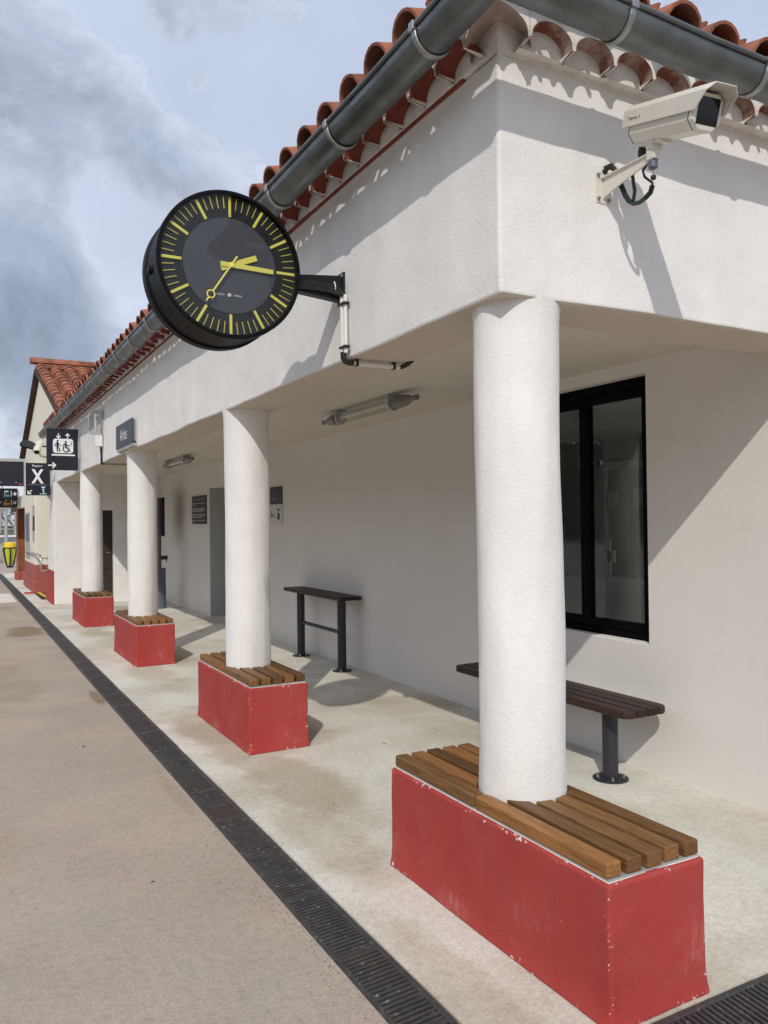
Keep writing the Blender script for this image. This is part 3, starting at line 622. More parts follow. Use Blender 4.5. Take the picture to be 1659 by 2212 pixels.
# ---- roof
SLP = 0.30; RX = 4.0
def zr(d): return 3.462+SLP*d
deck = MB()
c0 = (-.19, -.21, zr(0)); hp = (RX, RX-.02, zr(RX+.19)); rr = (RX, 14.7, zr(RX+.19)); e1 = (-.19, 14.7, zr(0)); c1 = (8.19, -.21, zr(0)); e2 = (8.19, 14.7, zr(0))
deck.add([c0, hp, rr, e1], [(0, 1, 2, 3)]); deck.add([c0, c1, hp], [(0, 1, 2)]); deck.add([c1, e2, rr, hp], [(0, 1, 2, 3)]); deck.add([e1, rr, e2], [(0, 1, 2)])
obj('roof_deck', deck, M_tile, ST)
def canal(mb, p, a, up, side, ln, r0, r1, th=.013, flip=False, n=9):
    # half-round tile: p lower end centre, a axis uphill, side horizontal, up normal
    p, a, up, side = Vector(p), Vector(a), Vector(up), Vector(side); sg = -1 if flip else 1
    rings = []
    for (q, r) in ((p, r0), (p+a*ln, r1)):
        for t_ in (0, th):
            rings.append([q+side*math.cos(math.pi*j/n)*(r-t_)+up*sg*math.sin(math.pi*j/n)*(r-t_)*0.92 for j in range(n+1)])
    k = n+1; vs = [v for rg in rings for v in rg]; fs = []; fl = []
    for j in range(n):
        fs.append((j, j+1, 2*k+j+1, 2*k+j)); fl.append((k+j, 3*k+j, 3*k+j+1, k+j+1))
    mb.add(vs, fs+fl, 0, True)
    mb.add(vs, [(j, k+j, k+j+1, j+1) for j in range(n)]+[(2*k+j, 2*k+j+1, 3*k+j+1, 3*k+j) for j in range(n)])
    mb.add(vs, [(0, 2*k, 3*k, k), (n, k+n, 3*k+n, 2*k+n)])
def tile_field(mb, s0, s1, per, base, us, ud, rows, clip=None, d0=0.0, expo=.33, r=.098):
    # base point, us along eave, ud horizontal uphill
    us, ud = Vector(us), Vector(ud); a = (ud+Vector((0, 0, SLPX))).normalized(); up = us.cross(a); 
    if up.z < 0: up = -up
    k = int((s1-s0)/per)
    for i in range(k+1):
        s = s0+i*per
        for rw in range(rows):
            d = d0+rw*expo
            if clip and not clip(s, d): continue
            j = random.uniform(-.006, .006); js = random.uniform(-.006, .006)
            p = Vector(base)+us*(s+js)+a*(d+j-.02 if rw else d+j*2)
            ln = .43
            canal(mb, p+up*HT, a-up*.02, up, us, ln, r*random.uniform(.97, 1.03), r*.86)
            q = Vector(base)+us*(s+per/2+js)+a*(d+j+.09)
            canal(mb, q+up*.078, a-up*.015, up, us, ln, r*.92, r*.84, flip=True)
SLPX = SLP; HT = -.018
rt = MB()
tile_field(rt, 0.038, 14.6, .2555, (-.215, 0, zr(-.025)), (0, 1, 0), (1, 0, 0), 4, clip=lambda s, d: s > d-.12)
tile_field(rt, -0.06, 5.5, .253, (0, -.235, zr(-.025)), (1, 0, 0), (0, 1, 0), 4, clip=lambda s, d: s > d-.12)
# hip cap tiles
ha_ = Vector((1, 1, SLP)).normalized()
for i in range(13): canal(rt, Vector((-.15, -.17, zr(0)+.10))+ha_*(i*.36), ha_, Vector((-SLP, -SLP, 2)).normalized(), Vector((1, -1, 0)).normalized(), .44, .115, .10)
obj('roof_tiles', rt, M_tile, ST, sharp=50)

# ---- gutter
GX, GY, GZ, GR = -.206, -.263, 3.329, .0755
gt = MB()
prof = []
for k in range(19):
    a = math.radians(188+ (352-188+22)*k/18)   # wall side rim round the bottom to the outer rim
    prof.append(a)
def gpt(a, r, path):   # outward offset, height
    return -math.cos(a)*0, 0
def ring(pos):
    # pos -> function giving point from outward offset w and z
    outer, inner = [], []
    for k in range(19):
        a = math.radians(-6+ (180+8+6)*k/18)      # 0 = wall side, 90 = bottom, 180 = outer side
        for lst, r in ((outer, GR), (inner, GR-.004)):
            lst.append(pos(-math.cos(a)*r, GZ-math.sin(a)*r))
    return outer+inner[::-1]
secs = [ring(lambda w, z: Vector((GX-w, 14.66, z))), ring(lambda w, z: Vector((GX-w, 8.0, z))), ring(lambda w, z: Vector((GX-w, 2.4, z))), ring(lambda w, z: Vector((GX-w, .5, z+.004))), ring(lambda w, z: Vector((GX-w, GY-w, z+.028))), ring(lambda w, z: Vector((.75, GY-w, z))), ring(lambda w, z: Vector((6.0, GY-w, z)))]
k = len(secs[0]); vs = [v for s_ in secs for v in s_]
gt.add(vs, [(i*k+j, i*k+(j+1) % k, (i+1)*k+(j+1) % k, (i+1)*k+j) for i in range(len(secs)-1) for j in range(k)], 0, True)
gt.add(secs[0], [tuple(range(k))]); gt.add(secs[-1], [tuple(range(k))[::-1]])
wl = GR+.004; zl = GZ+math.sin(math.radians(8))*GR+.004
gt.tube([(GX-wl, 14.66, zl), (GX-wl, .5, zl+.004), (GX-wl, GY-wl, zl+.028), (.75, GY-wl, zl), (6.0, GY-wl, zl)], .0105, 10)
# end cap
cap = [Vector((GX-(-math.cos(math.radians(-6+194*k_/18)))*GR, 14.655, GZ-math.sin(math.radians(-6+194*k_/18))*GR)) for k_ in range(19)]
gt.add(cap, [tuple(range(19))])
# seams
for y in (0.9, 2.9, 4.9, 6.9, 8.9, 10.9, 12.9):
    for kk in range(18):
        a0, a1 = [math.radians(-6+194*q/18) for q in (kk, kk+1)]
        pts = []
        for a in (a0, a1):
            for yy in (y, y+.02): pts.append(Vector((GX+math.cos(a)*(GR+.0015), yy, GZ-math.sin(a)*(GR+.0015))))
        gt.add(pts, [(0, 1, 3, 2)], 0, True)
gto = obj('gutter', gt, M_zinc, ST, sharp=35)
def bracket(posf, along):
    b = MB(); al = Vector(along); rings = []
    for kk in range(17):
        a = math.radians(-4+188*kk/16)
        rings.append((posf(-math.cos(a)*(GR+.002), GZ-math.sin(a)*(GR+.002)), posf(-math.cos(a)*(GR+.009), GZ-math.sin(a)*(GR+.009))))
    vs = []
    for i_, o_ in rings: vs += [i_-al*.014, i_+al*.014, o_+al*.010, o_-al*.010]
    fs = [(4*i+j, 4*i+(j+1) % 4, 4*i+4+(j+1) % 4, 4*i+4+j) for i in range(16) for j in range(4)]
    b.add(vs, fs, 0, False)
    c = posf(wl, zl); b.obox(c+Vector((0, 0, -.004)), al*.016, Vector((.013, 0, 0)) if abs(al.y) > .5 else Vector((0, .013, 0)), Vector((0, 0, .017)))
    obj('gutter_bracket', b, M_galv, gto, bevel=.002)
y = 0.13
while y < 14.5: bracket(lambda w, z: Vector((GX-w, y, z+(.015 if y < .4 else 0))), (0, 1, 0)); y += .77
x = 0.33
while x < 3.0: bracket(lambda w, z: Vector((x, GY-w, z+(.012 if x < .5 else 0))), (1, 0, 0)); x += .73

# ================================================================== STATION HALL (gabled block beyond)
HL = thing('station_hall', 'cream gabled building with steep terracotta roof and red base beyond the porch', 'building', (3.0, 17.5, 0))
AY, AZ, HS = 17.46, 5.13, 0.352
y0h, y1h = 12.4, 22.6
gw = MB()
gp = [(12.45, 2.7), (15.5, 2.7), (15.5, 2.35), (22.5, 2.35), (22.5, AZ-.1-HS*(22.5-AY)), (AY, AZ-.1), (12.45, AZ-.1-HS*(AY-12.45))]
gw.prism(gp, frame((0.005, 0, 0), (0, 1, 0), (0, 0, 1), (1, 0, 0)), 0, .3)
obj('gable_wall', gw, M_cream, HL)
bk = vox([-.14, .9, 8.0], [15.5, 17.25, 20.15, 22.9], [0, 2.34], lambda x, y, z: (x > .9) or (17.25 < y < 20.15))
wobble(bk, .006, 1); obj('front_block', bk, M_cream, HL, bevel=.02)
ub = MB(); ub.prism([(17.25, 2.33), (20.15, 2.33), (20.15, 2.9), (17.25, 2.9)], frame((-.14, 0, 0), (0, 1, 0), (0, 0, 1), (1, 0, 0)), 0, .13); obj('block_head', ub, M_cream, HL, bevel=.02)
rd_ = MB(); rd_.box(-.148, 17.242, 0, .9, 20.158, .655); rd_.box(-.18, 17.21, 0, .9, 20.19, .265)
obj('faded_dado', rd_, M_redold, HL, bevel=.02)
lt = MB(); lt.box(-.13, 20.16, 2.022, .3, 22.9, 2.35); obj('lintel', lt, M_cream, HL)

lb = MB(); lb.box(-.22, 22.44, 0, -.10, 23.0, .25); lb.box(-.10, 22.46, 0, .3, 23, .25); lb.box(.05, 20.16, 0, .3, 22.5, .30); obj('red_base', lb, M_redold, HL, bevel=.02)
lv = MB(); lv.box(-.165, 22.52, .0, .9, 22.95, 2.02)
for i in range(34): lv.obox((.37, 22.508, .30+i*.05), (.50, 0, 0), (0, .012, .010), (0, -.003, .016))
lv.box(-.17, 22.48, .25, -.125, 22.52, 2.02); lv.box(.10, 20.17, .30, .16, 22.5, 2.02)
obj('louvred_shutter', lv, M_louv, HL)
SLPX = HS; HT = .047
ht = MB()
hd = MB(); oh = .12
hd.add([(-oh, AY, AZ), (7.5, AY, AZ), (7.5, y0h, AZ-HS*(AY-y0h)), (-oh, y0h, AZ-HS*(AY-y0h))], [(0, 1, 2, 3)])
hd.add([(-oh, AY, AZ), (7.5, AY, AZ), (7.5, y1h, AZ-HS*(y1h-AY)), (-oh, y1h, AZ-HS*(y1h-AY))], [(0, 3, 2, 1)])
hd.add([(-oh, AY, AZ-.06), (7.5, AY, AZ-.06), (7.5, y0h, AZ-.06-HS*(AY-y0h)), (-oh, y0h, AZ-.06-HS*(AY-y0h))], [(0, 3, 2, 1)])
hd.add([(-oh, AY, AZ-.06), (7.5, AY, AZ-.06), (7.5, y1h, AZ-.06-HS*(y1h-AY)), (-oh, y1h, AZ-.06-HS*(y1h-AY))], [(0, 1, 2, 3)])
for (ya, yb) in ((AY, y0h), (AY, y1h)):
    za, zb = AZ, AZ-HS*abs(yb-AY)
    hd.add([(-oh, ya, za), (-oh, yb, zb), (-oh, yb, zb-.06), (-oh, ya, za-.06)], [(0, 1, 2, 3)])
obj('roof_deck', hd, mat('shade_toned_verge', (.07, .035, .028), .9, var=.3, vscale=6), HL)  # back-lit shade of the verge put into a near-black brown
a_len = math.hypot(AY-y0h, HS*(AY-y0h))
tile_field(ht, 0.0, 3.6, .29, (0.02, y0h, AZ-HS*(AY-y0h)+.01), (1, 0, 0), (0, 1, 0), 15, expo=.36, r=.118)
tile_field(ht, 0.0, .6, .29, (0.02, y1h, AZ-HS*(y1h-AY)+.01), (1, 0, 0), (0, -1, 0), 15, expo=.36, r=.118)
for i in range(9): canal(ht, (-.2+i*.42, AY, AZ+.13), (1, 0, 0.012), (0, 0, 1), (0, 1, 0), .46, .15, .135)
ht.box(-.05, AY-.12, AZ+.02, 3.6, AY+.12, AZ+.12)
obj('roof_tiles', ht, M_tile, HL, sharp=50)

# ================================================================== PLINTH BENCHES
def plinth_bench(y0, y1, yc, label, CX=CX, cut=.176):
    X0, X1, H = -0.041, 0.382, 0.440
    t = thing('plinth_bench', label, 'bench', (CX, yc, 0), 'red plinth benches round the columns')
    xs, ys, zs = cuts([X0, X1], .03), cuts([y0, y1], .04), cuts([0, H], .03)
    mb = vox(xs, ys, zs, lambda x, y, z: True)
    nv = []; ed = []
    for v in mb.v:
        p = Vector(v); k = max(0, 1-p.z/.10)**2*.010
        if p.x < X0+1e-4: p.x -= k
        if p.x > X1-1e-4: p.x += k
        if p.y < y0+1e-4: p.y -= k
        if p.y > y1-1e-4: p.y += k
        de = sorted([min(abs(v[0]-X0), abs(v[0]-X1)), min(abs(v[1]-y0), abs(v[1]-y1)), min(abs(v[2]-H), abs(v[2])*1.6)])
        ed.append(math.exp(-de[1]/.012)+.10*max(0, 1-v[2]/.10))
        d = noise.noise_vector(p*3.1)*.004+noise.noise_vector(p*9)*.0015
        if p.z < 1e-4: d.z = -.002
        if p.z > H-1e-4: d.z *= .4
        nv.append(tuple(p+d))
    mb.v = nv
    o = obj('plinth', mb, M_red, t, bevel=.013, segs=3)
    at = o.data.attributes.new('edge', 'FLOAT', 'POINT')
    for i, e in enumerate(ed): at.data[i].value = e
    at = o.data.attributes.new('low', 'FLOAT', 'POINT')
    for i, v in enumerate(mb.v): at.data[i].value = max(0, 1-v[2]/.40)
    b = MB(); b.box(X0+.013, y0+.013, H-.02, X1-.013, y1-.013, H+.0012); obj('mortar_cap', b, M_mortar, t, bevel=.002)
    S0 = X0+.012; tw = (X1-X0-.024); sw_ = .063; gp = (tw-5*sw_)/4
    for sgn, ye in ((-1, y0+.018), (1, y1-.018)):
        b = MB(); ya = yc+sgn*.012
        lo, hi = sorted((ya, ye))
        b.box(S0+.006, lo, H+.0015, S0+.032, hi, H+.008); b.box(X1-.046, lo, H+.0015, X1-.016, hi, H+.008)
        b.box(S0+.032, min(ye, ye-sgn*.04), H+.0015, X1-.046, max(ye, ye-sgn*.04), H+.008)
        obj('seat_frame', b, M_lgrey, t)
        for i in range(5):
            xa = S0+i*(sw_+gp); xb = xa+sw_; inner = []
            for k in range(7):
                x = xa+sw_*k/6; q = cut**2-(x-CX)**2
                inner.append((x, yc+sgn*max(.006, math.sqrt(q) if q > 0 else 0)))
            e2 = ye+random.uniform(-.004, .004)
            poly = inner+[(xb, e2), (xa, e2)]
            if sgn < 0: poly = poly[::-1]
            s = MB(); s.prism(poly, frame((0, 0, H+.0085), (1, 0, 0), (0, 1, 0), (0, 0, 1)), 0, .048+random.uniform(-.001, .001))
            obj('slat', s, M_wood, t, bevel=.008 if i in (0, 4) else .0045, segs=3)
plinth_bench(-.545, .812, CY[0], 'large red plinth bench with oiled timber slats in the near foreground, beside the corner drain', CXS[0], .179)
plinth_bench(2.759, 4.037, CY[1], 'chipped red plinth bench with timber slats, second from the camera, before the high table')
plinth_bench(6.509, 7.817, CY[2], 'red plinth bench with timber slats under the hanging name sign, third away from the camera')
plinth_bench(10.326, 11.713, CY[3], 'smallest and farthest red plinth bench, beside the white corner pier')

# ================================================================== DRAINS
def drain(name, label, along, a0, a1, seg=.5):
    t = thing(name, label, 'drain', (DX0, a0, 0) if along == 'y' else (a0, SY0, 0))
    def bx(mb, p0, p1, q0, q1, z0, z1, sk=0):
        if along == 'y': mb.box(q0, p0, z0, q1, p1, z1)
        else: mb.box(p0, q0, z0, p1, q1, z1)
    qa, qb = (DX0, DX1) if along == 'y' else (SY0, SY1)
    c = MB(); bx(c, a0, a1, qa, qb, -.15, -.065); obj('channel', c, M_silt, t)
    k = 0; a = a0
    while a < a1-.05:
        g = MB(); e = min(a+seg, a1)-.003; dz = random.uniform(-.004, .001)
        w = .027
        bx(g, a+.001, e, qa+.003, qa+w, -.028+dz, -.003+dz); bx(g, a+.001, e, qb-w, qb-.003, -.028+dz, -.003+dz)
        nb = 21 if seg <= .5 else 21
        stp = (e-a)/nb
        for i in range(nb):
            p = a+stp*i+.002
            wd = stp*.52 if i else stp*.8
            if i == nb-1: wd = stp*.8
            # slightly slanted bars
            if along == 'y':
                z0, z1 = -.028+dz, -.0045+dz; sk = .012
                vs = [(qa+w, p, z0), (qb-w, p+sk, z0), (qb-w, p+wd+sk, z0), (qa+w, p+wd, z0), (qa+w, p, z1), (qb-w, p+sk, z1), (qb-w, p+wd+sk, z1), (qa+w, p+wd, z1)]
            else:
                z0, z1 = -.028+dz, -.0045+dz; sk = .012
                vs = [(p, qa+w, z0), (p+sk, qb-w, z0), (p+wd+sk, qb-w, z0), (p+wd, qa+w, z0), (p, qa+w, z1), (p+sk, qb-w, z1), (p+wd+sk, qb-w, z1), (p+wd, qa+w, z1)]
            g.add(vs, [(0, 3, 2, 1), (4, 5, 6, 7), (0, 1, 5, 4), (1, 2, 6, 5), (2, 3, 7, 6), (3, 0, 4, 7)])
        obj('grating', g, M_iron, t, bevel=.0018 if a < 3 else 0, segs=1)
        a += seg; k += 1
drain('channel_drain', 'long cast iron slot drain running along the front of the porch', 'y', SY0, 26.0)
drain('channel_drain', 'short cast iron drain crossing the porch end beside the nearest red plinth', 'x', DX1, 3.6)

# ================================================================== CLOCK
CKX, CKZ, CKY = -.628, 2.752, 1.225
CK = thing('platform_clock', 'large round black station clock with yellow marks hanging off the porch wall', 'clock', (CKX, 1.35, CKZ))
R_ = .3455
cs = MB()
cs.lathe((CKX, CKY, CKZ), (0, 1, 0), [(R_-.020, .012), (R_-.018, 0), (R_-.004, .0), (R_, .006), (R_, .060), (R_-.006, .064), (R_-.012, .066)], 96, cap=False)
cs.lathe((CKX, CKY, CKZ), (0, 1, 0), [(R_-.012, .062), (R_-.014, .250)], 96, cap=False)
cs.lathe((CKX, CKY, CKZ), (0, 1, 0), [(R_-.012, .247), (R_, .251), (R_, .30), (R_-.006, .305), (R_-.02, .305), (R_-.022, .29)], 96, cap=False)
cs.lathe((CKX, CKY, CKZ), (0, 1, 0), [(0, .29), (R_-.02, .291)], 96)
for i in range(72):
    a = 2*math.pi*i/72; q = Vector((math.cos(a), 0, math.sin(a))); s_ = Vector((-q.z, 0, q.x))
    cs.obox(Vector((CKX, CKY+.157, CKZ))+q*(R_-.012), q*.0022, Vector((0, .091, 0)), s_*.0138)
cs.lathe((CKX-R_+.012, CKY+.16, CKZ-.03), (-1, 0, 0), [(.020, 0), (.018, .016), (0.0, .016)], 16)
obj('casing', cs, M_blackpl, CK, sharp=30)
fr = frame((CKX, CKY+.020, CKZ), (1, 0, 0), (0, 0, 1))   # looks toward -y
dd = MB(); dd.lathe((CKX, CKY+.024, CKZ), (0, 1, 0), [(0, 0), (R_-.015, 0), (R_-.015, .01)], 96, smooth=False); dl = obj('dial', dd, M_dialo, CK)
f = Flat(frame((CKX, CKY+.0235, CKZ), (1, 0, 0), (0, 0, 1))); f.disc((0.0, .0), .2225, 96); obj('dial_centre', f.mb, M_dial, dl)
f = Flat(frame((CKX, CKY+.0232, CKZ), (1, 0, 0), (0, 0, 1)))
for i in range(60):
    a = math.radians(6*i); d = Vector((math.sin(a), math.cos(a))); q = Vector((d.y, -d.x))
    r0, r1, w = (.229, .321, .0062) if i % 5 == 0 else (.264, .321, .0013)
    f.poly([d*r0-q*w, d*r0+q*w, d*r1+q*w, d*r1-q*w][::-1])
obj('hour_marks', f.mb, M_yellow, dl)
def hand(name, ang, r0, r1, w, y, w2=None):
    a = math.radians(ang); d = Vector((math.sin(a), math.cos(a))); q = Vector((d.y, -d.x)); w2 = w2 or w
    mb = MB(); mb.prism([d*r0-q*w, d*r1-q*w2, d*r1+q*w2, d*r0+q*w][::-1], frame((CKX, CKY+y, CKZ), (1, 0, 0), (0, 0, 1)), 0, .004)
    return mb
obj('hour_hand', hand('h', 68, -.05, .137, .0135, .0175), M_yellow, CK, bevel=.001)
obj('minute_hand', hand('m', 91.5, -.05, .209, .0110, .0125), M_yellow, CK, bevel=.001)
sh = hand('s', 213.5, -.052, .158, .0033, .0075); f = Flat(frame((CKX, CKY+.0075, CKZ), (1, 0, 0), (0, 0, 1)), .0)
a = math.radians(213.5); d = Vector((math.sin(a), math.cos(a)))
f.ring(d*.178, .0175, .0055); f.stroke([d*.1975, d*.218], .006, False); f.disc((0, 0), .011); sh.add(f.mb.v, f.mb.f)
obj('second_hand', sh, M_yellow, CK)
tf = frame((CKX-.018, CKY+.0222, CKZ-.140), (1, 0, 0), (0, 0, 1))
tx = text_mb('GORGY', frame((CKX-.049, CKY+.0222, CKZ-.139), (1, 0, 0), (0, 0, 1)), .0125, .0006, sx=.95)
t2 = text_mb('TIMING', frame((CKX+.035, CKY+.0222, CKZ-.139), (1, 0, 0), (0, 0, 1)), .0125, .0006, sx=.95); tx.add(t2.v, t2.f)
f = Flat(frame((CKX-.006, CKY+.0222, CKZ-.139), (1, 0, 0), (0, 0, 1)), -.0008); f.ring((0, 0), .0062, .0045); tx.add(f.mb.v, f.mb.f)
f = Flat(frame((CKX-.006, CKY+.0222, CKZ-.139), (1, 0, 0), (0, 0, 1)), -.0006); f.stroke([(-.001, .0035), (-.001, -.001), (.003, -.001)], .0016, False); tx.add(f.mb.v, f.mb.f)
obj('lettering', tx, M_wfilm, dl)
gl = MB(); gl.lathe((CKX, CKY+.0045, CKZ), (0, 1, 0), [(0, 0), (R_-.019, 0)], 96, smooth=False); obj('glass_cover', gl, M_dialglass, CK)
ar = MB()
ar.prism([(-.30, .035), (-.30, -.04), (-.006, -.066), (-.006, .066)], frame((0, 1.35, 2.746), (1, 0, 0), (0, 0, 1)), -.028, .028)
ar.box(-.012, 1.31, 2.665, -.001, 1.39, 2.83)
obj('bracket_arm', ar, M_black, CK, bevel=.004)
cb = MB()
for i in range(3): cb.tube([(-.30, 1.308-.004*i, 2.735-.012*i), (-.2, 1.305, 2.748-.014*i), (-.1, 1.303, 2.745-.014*i), (-.04, 1.296, 2.728-.012*i), (-.018, 1.292-.01*i, 2.70)], .009, 8)
obj('cable_bundle', cb, M_cable, CK)
zt = MB(); zt.tube([(-.07, 1.296, 2.765), (-.066, 1.292, 2.745), (-.064, 1.296, 2.712)], .0035, 6); obj('cable_tie', zt, M_pvc, CK)
bt = MB()
for z in (2.69, 2.81):
    bt.lathe((-.012, 1.322, z), (-1, 0, 0), [(.009, 0), (.009, .008), (0, .008)], 6, smooth=False)
obj('wall_bolts', bt, M_galv, CK)

# conduit down from the clock arm
CD = thing('cable_conduit', 'pair of white cable conduits with black elbows running under the beam from the clock', 'conduit', (-.02, 1.29, 2.5))
p = MB(); p.tube([(-.021, 1.305, 2.71), (-.021, 1.305, 2.405)], .0135, 12); p.tube([(-.019, 1.275, 2.70), (-.019, 1.275, 2.405)], .0105, 12)
p.tube([(.03, 1.300, 2.362), (.305, 1.300, 2.362)], .0135, 12); obj('pipe', p, M_pvc, CD)
p = MB(); p.tube([(-.021, 1.300, 2.412), (-.021, 1.300, 2.385), (-.012, 1.300, 2.368), (.005, 1.300, 2.362), (.034, 1.300, 2.362)], .0155, 10)
obj('elbow', p, M_cable, CD); p = MB(); p.tube([(.300, 1.300, 2.362), (.32, 1.295, 2.364), (.335, 1.26, 2.374), (.34, 1.22, 2.39)], .012, 10); obj('elbow', p, M_cable, CD)
for z in (2.655, 2.435):
    p = MB(); p.box(-.037, 1.255, z-.007, -.004, 1.322, z+.007); obj('clip', p, M_cable, CD, bevel=.003)
for x in (.052, .27):
    p = MB(); p.box(x-.007, 1.282, 2.346, x+.007, 1.318, 2.385); obj('clip', p, M_cable, CD, bevel=.003)

# ================================================================== SECURITY CAMERAS
def security_camera(name, label, piv, az, pitch, wall_y=None, arm=True, bodyoff=None):
    t = thing(name, label, 'security camera', piv, 'security cameras')
    a = math.radians(az); pi_ = math.radians(pitch)
    d = Vector((math.sin(a)*math.cos(pi_), math.cos(a)*math.cos(pi_), -math.sin(pi_)))
    sd = Vector((math.cos(a), -math.sin(a), 0)); up = sd.cross(d)
    if up.z < 0: sd = -sd; up = sd.cross(d)
    c = Vector(piv)+(bodyoff or Vector((0, 0, .125)))
    fr_ = (c, sd, up, d)
    def oct_(w, h, ch, cb=None):
        cb = cb or ch
        return [(-w+cb, -h), (w-cb, -h), (w, -h+cb), (w, h-ch), (w-ch, h), (-w+ch, h), (-w, h-ch), (-w, -h+cb)]
    b = MB(); b.prism(oct_(.058, .058, .02, .03), fr_, -.155, .175); body = obj('body', b, M_camw, t, bevel=.004)
    b = MB(); b.prism(oct_(.0585, .0585, .02, .03), fr_, .168, .171); b.prism(oct_(.0585, .0585, .02, .03), fr_, -.150, -.147); obj('gasket', b, M_black, body)
    b = MB(); b.prism(oct_(.060, .060, .02, .03), fr_, .172, .196); obj('front_bezel', b, M_camw, body, bevel=.005)
    b = MB(); b.prism([(-.045, -.041), (.045, -.041), (.045, .046), (-.045, .046)], fr_, .194, .1972); obj('lens_window', b, M_lens, body)
    # folded sun hood: open underneath
    h = MB(); prof = [(-.068, -.004), (-.068, .052), (-.044, .076), (.044, .076), (.068, .052), (.068, -.004)]
    th = .004; inn = [(-.064, -.004), (-.064, .050), (-.042, .072), (.042, .072), (.064, .050), (.064, -.004)]
    vs = []
    for (z0, tt) in ((-.185, 0), (.262, 1)):
        for q in prof: 
            zz = z0-(.055 if (tt and q[1] < .0) else 0)-(.012 if (tt and q[1] < .06 and q[1] > 0) else 0); vs.append(c+sd*q[0]+up*q[1]+d*zz)
        for q in inn:
            zz = z0-(.055 if (tt and q[1] < .0) else 0)-(.012 if (tt and q[1] < .06 and q[1] > 0) else 0); vs.append(c+sd*q[0]+up*q[1]+d*zz)
    k = 6; fs = []
    for i in range(5):
        fs += [(i, i+1, 12+i+1, 12+i), (6+i, 18+i, 18+i+1, 6+i+1), (i, 6+i, 6+i+1, i+1), (12+i, 12+i+1, 18+i+1, 18+i)]
    fs += [(0, 12, 18, 6), (5, 11, 23, 17)]
    h.add(vs, fs); obj('sun_hood', h, M_camw, t, bevel=.0015, segs=1)
    return t, c, sd, up, d
PV = Vector((.501, -.262, 2.885))
_d = Vector((math.sin(math.radians(187))*.958, math.cos(math.radians(187))*.958, -.285))
t, c, sd, up, d = security_camera('security_camera', 'large ivory security camera on a wall bracket under the near eaves', PV, 187, 16.5, bodyoff=Vector((.010, 0, .114))+_d*.080)
b = MB(); b.box(.463, -.007, 2.798, .541, -.001, 2.924); obj('wall_plate', b, M_camw, t, bevel=.003)
b = MB()
b.add([(.487, -.006, 2.90), (.515, -.006, 2.90), (.513, -.262, 2.90), (.489, -.262, 2.90), (.487, -.006, 2.894), (.515, -.006, 2.894), (.513, -.262, 2.893), (.489, -.262, 2.893)], [(0, 1, 2, 3), (4, 7, 6, 5), (0, 4, 5, 1), (2, 6, 7, 3), (1, 5, 6, 2), (0, 3, 7, 4)])
b.prism([(-.006, 2.897), (-.006, 2.815), (-.05, 2.83), (-.262, 2.872), (-.262, 2.897)], frame((.498, 0, 0), (0, 1, 0), (0, 0, 1), (1, 0, 0)), 0, .007)
b.box(.484, -.285, 2.868, .518, -.245, 2.918); b.obox((.502, -.268, 2.925), sd*.024, d*.020, Vector((0, 0, .018)))
b.obox(c-up*.0635-d*.07, sd*.028, d*.075, up*.006); obj('bracket', b, M_camw, t, bevel=.003)
b = MB(); b.lathe((.501, -.262, 2.868), (0, 0, -1), [(.017, 0), (.017, .028), (.012, .032), (0, .032)], 16); obj('swivel_nut', b, M_bgrey, t)
b = MB(); b.tube([(.501, -.262, 2.84), (.502, -.262, 2.815)], .0012, 5); b.lathe((.502, -.262, 2.817), (0, 0, -1), [(0, 0), (.009, .005), (.011, .012), (.008, .02), (0, .022)], 10); obj('hanging_plug', b, M_cable, t)
b = MB(); bk_ = c-d*.155-up*.05
b.tube([bk_+d*.02, bk_+d*.018-Vector((0, 0, .03))], .013, 10); b.tube([bk_+d*.018-Vector((0, 0, .03)), bk_+d*.02-Vector((0, 0, .075))], .016, 10)
b.tube([bk_+d*.02-Vector((0, 0, .07)), Vector((.512, -.150, 2.86)), Vector((.524, -.150, 2.80)), Vector((.526, -.140, 2.768)), Vector((.528, -.118, 2.775)), Vector((.530, -.09, 2.82))], .0070, 8)
b.tube([(.528, -.118, 2.772), (.530, -.095, 2.805), (.532, -.07, 2.86), (.530, -.055, 2.905), (.522, -.040, 2.932), (.512, -.025, 2.938), (.508, -.004, 2.925)], .010, 8)
b.tube([(.530, -.05, 2.92), (.520, -.035, 2.948), (.505, -.01, 2.94)], .0075, 8)
p0 = c-d*.06-up*.058
b.tube([p0, p0-Vector((0, 0, .04)), Vector((.520, -.195, 2.86)), Vector((.524, -.20, 2.835)), Vector((.526, -.235, 2.80)), Vector((.526, -.235, 2.775))], .0048, 8)
b.tube([(.526, -.235, 2.79), (.526, -.225, 2.768), (.526, -.20, 2.756)], .0095, 8)
obj('cable', b, M_cable, t)
b = MB(); b.tube([(.526, -.20, 2.756), (.527, -.17, 2.750), (.528, -.14, 2.756), (.528, -.118, 2.772)], .0085, 8); obj('cable_sleeve', b, mat('dark_green_sleeve', (.01, .04, .03), .5), t)
b = MB()
for (x, z) in ((.474, 2.908), (.53, 2.908), (.474, 2.815), (.53, 2.815)): b.lathe((x, -.007, z), (0, -1, 0), [(.0075, 0), (.0075, .006), (.004, .007), (.004, .012), (0, .012)], 6, smooth=False)
obj('bolt', b, M_galv, t)
side_n = -sd if sd.x > 0 else sd
lf = (c+side_n*.0682+up*.022-d*.125, d, up, side_n)
obj('lettering', text_mb('Themys', lf, .018, .0005), M_black, t)
f = Flat((c+side_n*.0682+up*.022-d*.087, d, up, side_n)); f.poly([(0, -.005), (.006, 0), (0, .006)]); obj('logo_mark', f.mb, M_rfilm, t)

